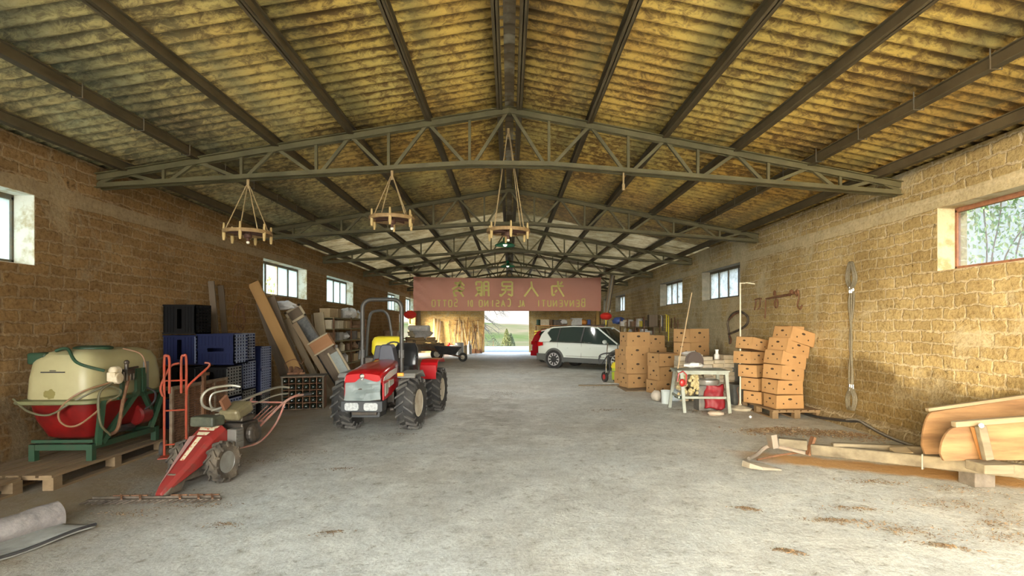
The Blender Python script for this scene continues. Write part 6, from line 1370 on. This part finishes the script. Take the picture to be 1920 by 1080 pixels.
for k in range(22):
    u = 846+k*2.7+rt.uniform(-1, 1); x0 = at(u, 660, Y=29.9).x; hgt = rt.uniform(1.1, 2.0); kd = tl[k % 5]; x1 = x0+rt.uniform(-.4, .25)
    y0 = 29.7+rt.uniform(-.2, .15)
    o = thing(kd, 'long-handled %s, %s from the left in the row leaning on the rear wall' % (kd, ['first', 'second', 'third', 'fourth', 'fifth', 'sixth', 'seventh', 'eighth', 'ninth', 'tenth', 'eleventh', 'twelfth', 'thirteenth', 'fourteenth', 'fifteenth', 'sixteenth', 'seventeenth', 'eighteenth', 'nineteenth', 'twentieth', 'twenty-first', 'twenty-second'][k]), 'garden tool', (x0, y0, 0), 0, 'garden tools along the rear wall')
    MB().tube([(0, 0, 0), (x1-x0, LEN1-.04-y0, hgt)], .022, 6).build('handle', [w_pl, M_rust, w_md, w_dk][k % 4], o)
    hd = V(x1-x0, LEN1-.06-y0, hgt); mb = MB()
    if kd in ('rake', 'fork'):
        mb.box(hd, (.26, .03, .03)); [mb.box(hd+V(-.12+.06*i, 0, .06), (.015, .015, .12)) for i in range(5)]
    elif kd == 'broom': mb.box(V(0, 0, .08), (.22, .06, .16))
    else: mb.box(V(0, 0, .12), (.16, .02, .24))
    mb.build('head', M_rust, o)
for k, (u, hg) in enumerate(((811, 1.95), (816, 1.9), (820, 1.8))):
    x0 = at(u, 640, Y=30).x; o = single('plank', MB().bar((0, 0, 0), (.02+.05*k, .5, hg), .10, .03), [w_pl, w_md, w_dk][k], 'upright plank leaning on the rear wall left of the tools, %s of three' % ['left', 'middle', 'right'][k], 'plank', (x0, 30.0, 0))
# dark post at the left end of the gable and orange jamb on the right
for nm, lab, u, m_ in (('door_post', 'dark wooden post at the left end of the rear wall', 779, w_dk), ('door_post', 'honey-coloured wooden post at the right end of the rear wall', 1121, wood('honey_post', (.62, .42, .14), (.5, .32, .1), .8, 'Z', 2))):
    x0 = max(-5.14, min(5.14, at(u, 640, Y=LEN1-.2).x)); single(nm, MB().bb((-.08, -.08, 0), (.08, .08, 2.6)), m_, lab, 'post', (x0, LEN1-.1, 0))
# white roll and lantern-like can on the left
q = at(781, 605, Y=21); goods('roll', 'white rolled sheet sticking out above the far-left shelf', 'white', (q.x, 21.6, 1.32), 1.8, R(70))
# ------------------------------------------------------------------ right side shelves and tools
rack('wooden shelves full of tins and boxes along the right wall behind the car', (5.03, 21.2, 0), 4.2, .36, [.85, 1.22, 1.50], 1.86, wood('old_shelf', (.34, .26, .16), (.24, .18, .11), .85, 'X', 3), R(90), 4)
rowsR = [(1.50, [('box', 'dark', 1.2), ('box', 'yellow', 1.1), ('can', 'white', 1.6), ('bottle', 'white', 1.2), ('box', 'brown', 1.1), ('can', 'white', 1.5), ('bundle', 'cream', 1.2), ('can', 'cream', 1.5)]),
         (1.22, [('roll', 'white', 1.1), ('box', 'white', 1.0), ('can', 'orange', 1.0), ('bundle', 'brown', 1.1), ('can', 'brown', 1), ('bundle', 'white', .9), ('can', 'yellow', 1), ('jug', 'cream', .9)]),
         (.85, [('box', 'white', 1.1), ('jug', 'white', 1.1), ('can', 'blue', 1.1), ('box', 'tan', 1.1), ('bundle', 'red', 1.0), ('box', 'brown', 1.1), ('can', 'cream', 1.1)])]
orde2 = orde+['eighth']
for z, row in rowsR:
    for k, (kd, cl, s_) in enumerate(row):
        goods(kd, '%s %s, %s from the near end of the %s shelf by the car' % (cl, {'can': 'tin'}.get(kd, kd), orde2[k], {1.5: 'top', 1.22: 'middle', .85: 'lowest'}[z]), cl, (5.03, 19.3+.53*k, z), s_*.95, R(90), 'goods on the shelves by the car')
single('board', MB().bb((-.02, -.25, 0), (.28, 0, .42)), w_dk, 'dark upright board closing the near end of the top shelf', 'board', (4.9, 18.72, 1.5))
# rear wall shelf right of the doorway
rack('plank shelf on the rear wall right of the doorway, above the cars', (3.1, LEN1-.28, 0), 3.2, .4, [.9, 1.55], 1.6, PAL['orange'], 0, 3)
for k, (kd, cl, s_) in enumerate((('can', 'green', 1.6), ('box', 'cream', 1.6), ('can', 'brown', 1.6), ('box', 'dark', 1.5), ('bundle', 'white', 1.8), ('basket', 'tan', 2.0), ('box', 'white', 2.0), ('bundle', 'orange', 1.7), ('can', 'blue', 1.6))):
    goods(kd, '%s %s, %s from the left on the rear wall shelf' % (cl, {'can': 'tin'}.get(kd, kd), (orde2+['ninth'])[k], ), cl, (1.65+.36*k, LEN1-.28, 1.55), s_, 0, 'goods on the rear wall shelf')
for k, (kd, cl) in enumerate((('box', 'yellow'), ('can', 'orange'), ('bundle', 'brown'), ('box', 'tan'), ('basket', 'yellow'), ('box', 'orange'))):
    goods(kd, '%s %s, %s from the left on the lower rear wall shelf' % (cl, {'can': 'tin'}.get(kd, kd), orde2[k]), cl, (1.7+.55*k, LEN1-.28, .9), 1.7, 0, 'goods on the rear wall shelf')
goods('bundle', 'dark blue helmet-like bundle on the windowsill side of the shelves', 'blue', (4.85, 23.6, 1.6), 1.6)
goods('box', 'white carton stacked on the far end of the shelves by the car', 'white', (4.9, 22.7, 1.52), 1.0)
# tools hanging between the cartons and the shelves
for k, (u, v0, v1, m_, w_, lab) in enumerate(((1238, 600, 624, M_rust, .04, 'rusty bar hanging left of the black-and-white strap'), (1243, 592, 620, M_black, .07, 'dark flat strap hanging on the wall left of the yellow ones'), (1241, 592, 612, M_white, .03, 'white strip hanging on the wall left of the yellow straps'), (1250, 590, 622, M_yellow, .06, 'yellow strap hanging on the right wall, left one'), (1254, 592, 640, M_yellow, .05, 'long yellow strap hanging on the right wall, right one'), (1260, 596, 615, M_rust, .05, 'rusty chain hanging right of the yellow straps'), (1266, 592, 620, M_rust, .05, 'rusty hook chain on the wall under the small window'), (1272, 600, 622, M_rust, .04, 'rusty iron hanging rightmost below the small window'))):
    a_, b_ = wp(u, v0, .03), wp(u, v1, .03); mb = MB(); L_ = a_.z-b_.z
    if m_ is M_rust: 
        for i in range(int(L_/.06)): mb.tube([(-.02, .03*math.cos(t_), i*.06+.03+.035*math.sin(t_)) for t_ in [2*math.pi*j/8 for j in range(8)]], .012, 5, closed=True)
    else: mb.box((-.01, 0, L_/2), (.02, w_, L_)); mb.tube([(0, 0, L_-.02), (-.05, 0, L_+.02)], .01, 5)
    single('chain' if m_ is M_rust else 'strap', mb, m_, lab, 'chain' if m_ is M_rust else 'strap', (W-.03, b_.y, b_.z))
# sack truck by the car with red-hubbed wheel, yellow vacuum behind
p_ = fp(1147, 717); HT = thing('hand_truck', 'grey sack truck with a black tyre and red hub beside the white car', 'hand truck', (p_.x, p_.y, 0), R(-20))
for s in (-1, 1): MB().tube(curve([(s*.16, .0, .1), (s*.16, .03, .5), (s*.14, .10, .92), (s*.14, .22, 1.06)], 6), .014, 8).build('frame_tube', M_chrome, HT, smooth=True)
for z in (.3, .7): MB().tube([(-.16, .02, z), (.16, .02, z)], .01, 6).build('rung', M_grey, HT)
MB().bb((-.2, -.25, .0), (.2, .0, .012)).build('toe_plate', M_grey, HT)
for s in (-1, 1): wheel(HT, (s*.20, .08, .14), .14, .08, .07, side=s, rm_=M_red, steer=R(40))
mb = MB(); mb.tube(curve([(-.30, 0, .55), (-.34, 0, .70), (-.2, 0, .78), (.1, 0, .80), (.35, 0, .80)], 6), .02, 7); mb.tube(curve([(-.30, 0, .70), (-.36, .02, .62), (-.28, .05, .5), (-.1, 0, .72), (-.05, 0, .4), (-.10, 0, .2)], 6), .018, 7); mb.build('strap', M_black, HT, smooth=True)
VC = thing('vacuum_cleaner', 'yellow drum vacuum cleaner between the sack truck and the cartons', 'vacuum cleaner', (2.98, 14.55, 0))
MB().lathe([(.16, .06), (.17, .08), (.17, .36), (.16, .38)], 20).build('drum', mat('lime_plastic', (.50, .62, .05), .4), VC, smooth=True); MB().lathe([(.18, .38), (.19, .42), (.15, .52), (.06, .56), (0, .56)], 20).build('motor_head', M_yellow, VC, smooth=True)
for k in range(4): MB().ball((.13*math.cos(k*1.57+.7), .13*math.sin(k*1.57+.7), .035), .035, 8, 6).build('castor', M_black, VC)
p_ = fp(1125, 723); single('plank', MB().bb((-.55, -.06, 0), (.55, .06, .02)), w_md, 'thin dark plank lying on the floor beside the grey sack truck', 'plank', p_)
p_ = fp(1262, 758)
# bundle of long poles standing near the banner
for k in range(4):
    x0, x1 = at(1120+k*3, 640, Y=20.8).x, at(1146+k*3, 492, Y=21.0).x; zt = min(at(1146, 492+3*k, Y=21.0).z, roofz(x1)-.24)
    single('pole', MB().tube([(0, 0, 0), (x1-x0, .25, zt)], .035, 7), [w_md, M_grey, w_pl, w_dk][k], 'long pole standing at the right end of the banner, %s of four' % ['leftmost', 'second', 'third', 'rightmost'][k], 'pole', (x0+.0, 20.8+.1*k, 0), grp='long poles by the banner')

# ------------------------------------------------------------------ outside: shrubs, branches, ivy
def leafmesh(n, fn, size, rnd):
    mb = MB()
    for _ in range(n):
        c, nrm = fn(rnd); E_ = Euler((rnd.uniform(-1.5, 1.5), rnd.uniform(-1.5, 1.5), rnd.uniform(0, 6.3))).to_matrix(); s_ = size*rnd.uniform(.6, 1.4); mb.mi = rnd.randrange(2)
        mb.add([c+E_@Vector(q)*s_ for q in ((-1, 0, 0), (0, -.45, .1), (1, 0, 0), (0, .45, .1))], [(0, 1, 2, 3)])
    return mb
LG = [mat('leaf_green', (.010, .022, .004), .7), mat('leaf_lime', (.03, .038, .006), .7)]
LI = [mat('ivy_green', (.12, .22, .04), .6), mat('ivy_yellow', (.30, .36, .10), .6)]
LY = [mat('leaf_yellowgreen', (.05, .055, .005), .7), mat('leaf_olive', (.026, .036, .005), .7)]
def conifer(lab, c, h_, r_, n, seed, nm='shrub', m_=None):
    o = thing(nm, lab, 'shrub', c); rnd = random.Random(seed)
    def fn(r):
        t = r.random()**.7; a = r.uniform(0, 6.28); rr = r_*(1-t)**.8*(.75+.3*r.random()); return Vector((rr*math.cos(a), rr*math.sin(a), h_*(.05+.95*t))), None
    leafmesh(n, fn, h_*.035, rnd).build('foliage', m_ or LG, o); MB().tube([(0, 0, 0), (0, 0, h_*.9)], [h_*.03, .01], 6).build('trunk', M_rust, o)
y_ = 44.0; q = at(950, 617, Y=y_); zg = hf(q.x, y_)
conifer('conical yellow-green conifer seen through the rear doorway', (q.x, y_, zg), q.z-zg, .50, 3200, 3, m_=LY)
q2 = at(958, 625, Y=y_+.6); conifer('darker small conifer just right of the yellow-green one', (q2.x, y_+.6, zg), q2.z-zg, .42, 2000, 8)
q = at(925, 642, Y=40); conifer('low leafy bush left of the conifer outside the doorway', (q.x, 40.0, hf(q.x, 40)), .95, .8, 900, 5)
o = thing('tree', 'bare tree branches hanging in front of the sky outside the doorway', 'tree', (-4.2, 37.0, hf(-4.2, 37))); rb = random.Random(21)
mb = MB(); mb.tube(curve([(0, 0, 0), (.1, 0, 2), (.5, 0, 4.2)]), .18, 8); mb.build('trunk', mat('grey_bark', (.012, .013, .010), .9), o)
for k in range(16):
    p = Vector((.2, 0, 3.0+.1*k)); mb = MB(); dirv = Vector((rb.uniform(.5, 1.0), rb.uniform(-.3, .3), rb.uniform(-.45, .15))); pts = [p.copy()]
    for j in range(7): p = p+dirv*.55; dirv = (dirv+Vector((rb.uniform(-.2, .2), rb.uniform(-.2, .2), rb.uniform(-.35, .12)))).normalized(); pts.append(p.copy())
    mb.tube(pts, [.05*(1-j/8)+.008 for j in range(8)], 5)
    for j in range(2, 8):
        for _ in range(3):
            d2 = Vector((rb.uniform(-.3, 1), rb.uniform(-.5, .5), rb.uniform(-1, .4))); mb.tube([pts[j], pts[j]+d2*.3, pts[j]+d2*.5+V(.1, 0, -.12)], [.012, .009, .005], 4)
    mb.build('branch', mat('grey_bark', (.012, .013, .010), .9), o)
o = thing('climbing_ivy', 'green ivy growing outside the rusty-framed window on the right', 'ivy', (W+.9, 5.4, 0)); rnd = random.Random(9)
leafmesh(5200, lambda r: (Vector((r.uniform(-.15, .35), r.gauss(.3, 1.4), 3.6-abs(r.gauss(0, .9)))), None), .035, rnd).build('foliage', LI, o)
for k in range(14):
    y = rnd.uniform(-2.0, 2.2); MB().tube(curve([(0, y, 4.0), (.05, y+rnd.uniform(-.2, .2), 3.0), (0, y+rnd.uniform(-.3, .3), 2.1), (.0, y+rnd.uniform(-.3, .3), -.2)]), .008, 4).build('stem', M_rust, o)
def bush(lab, c, rx, rz_, n, seed, m_=LI):
    o = thing('bush', lab, 'bush', c); rnd = random.Random(seed)
    leafmesh(n, lambda r: (Vector((r.gauss(0, rx*.5), r.gauss(0, rx*.5), rz_*(.15+.85*r.random()))), None), .055, rnd).build('foliage', m_, o); MB().tube([(0, 0, 0), (.1, 0, rz_*.8)], .05, 6).build('stem', M_rust, o)
bush('leafy bush outside the open pane of the second left window', (-7.2, 15.6, -.3), 1.1, 3.2, 1500, 31); bush('leafy bush outside the nearest left window', (-6.9, 6.2, -.3), .5, 2.85, 700, 32)
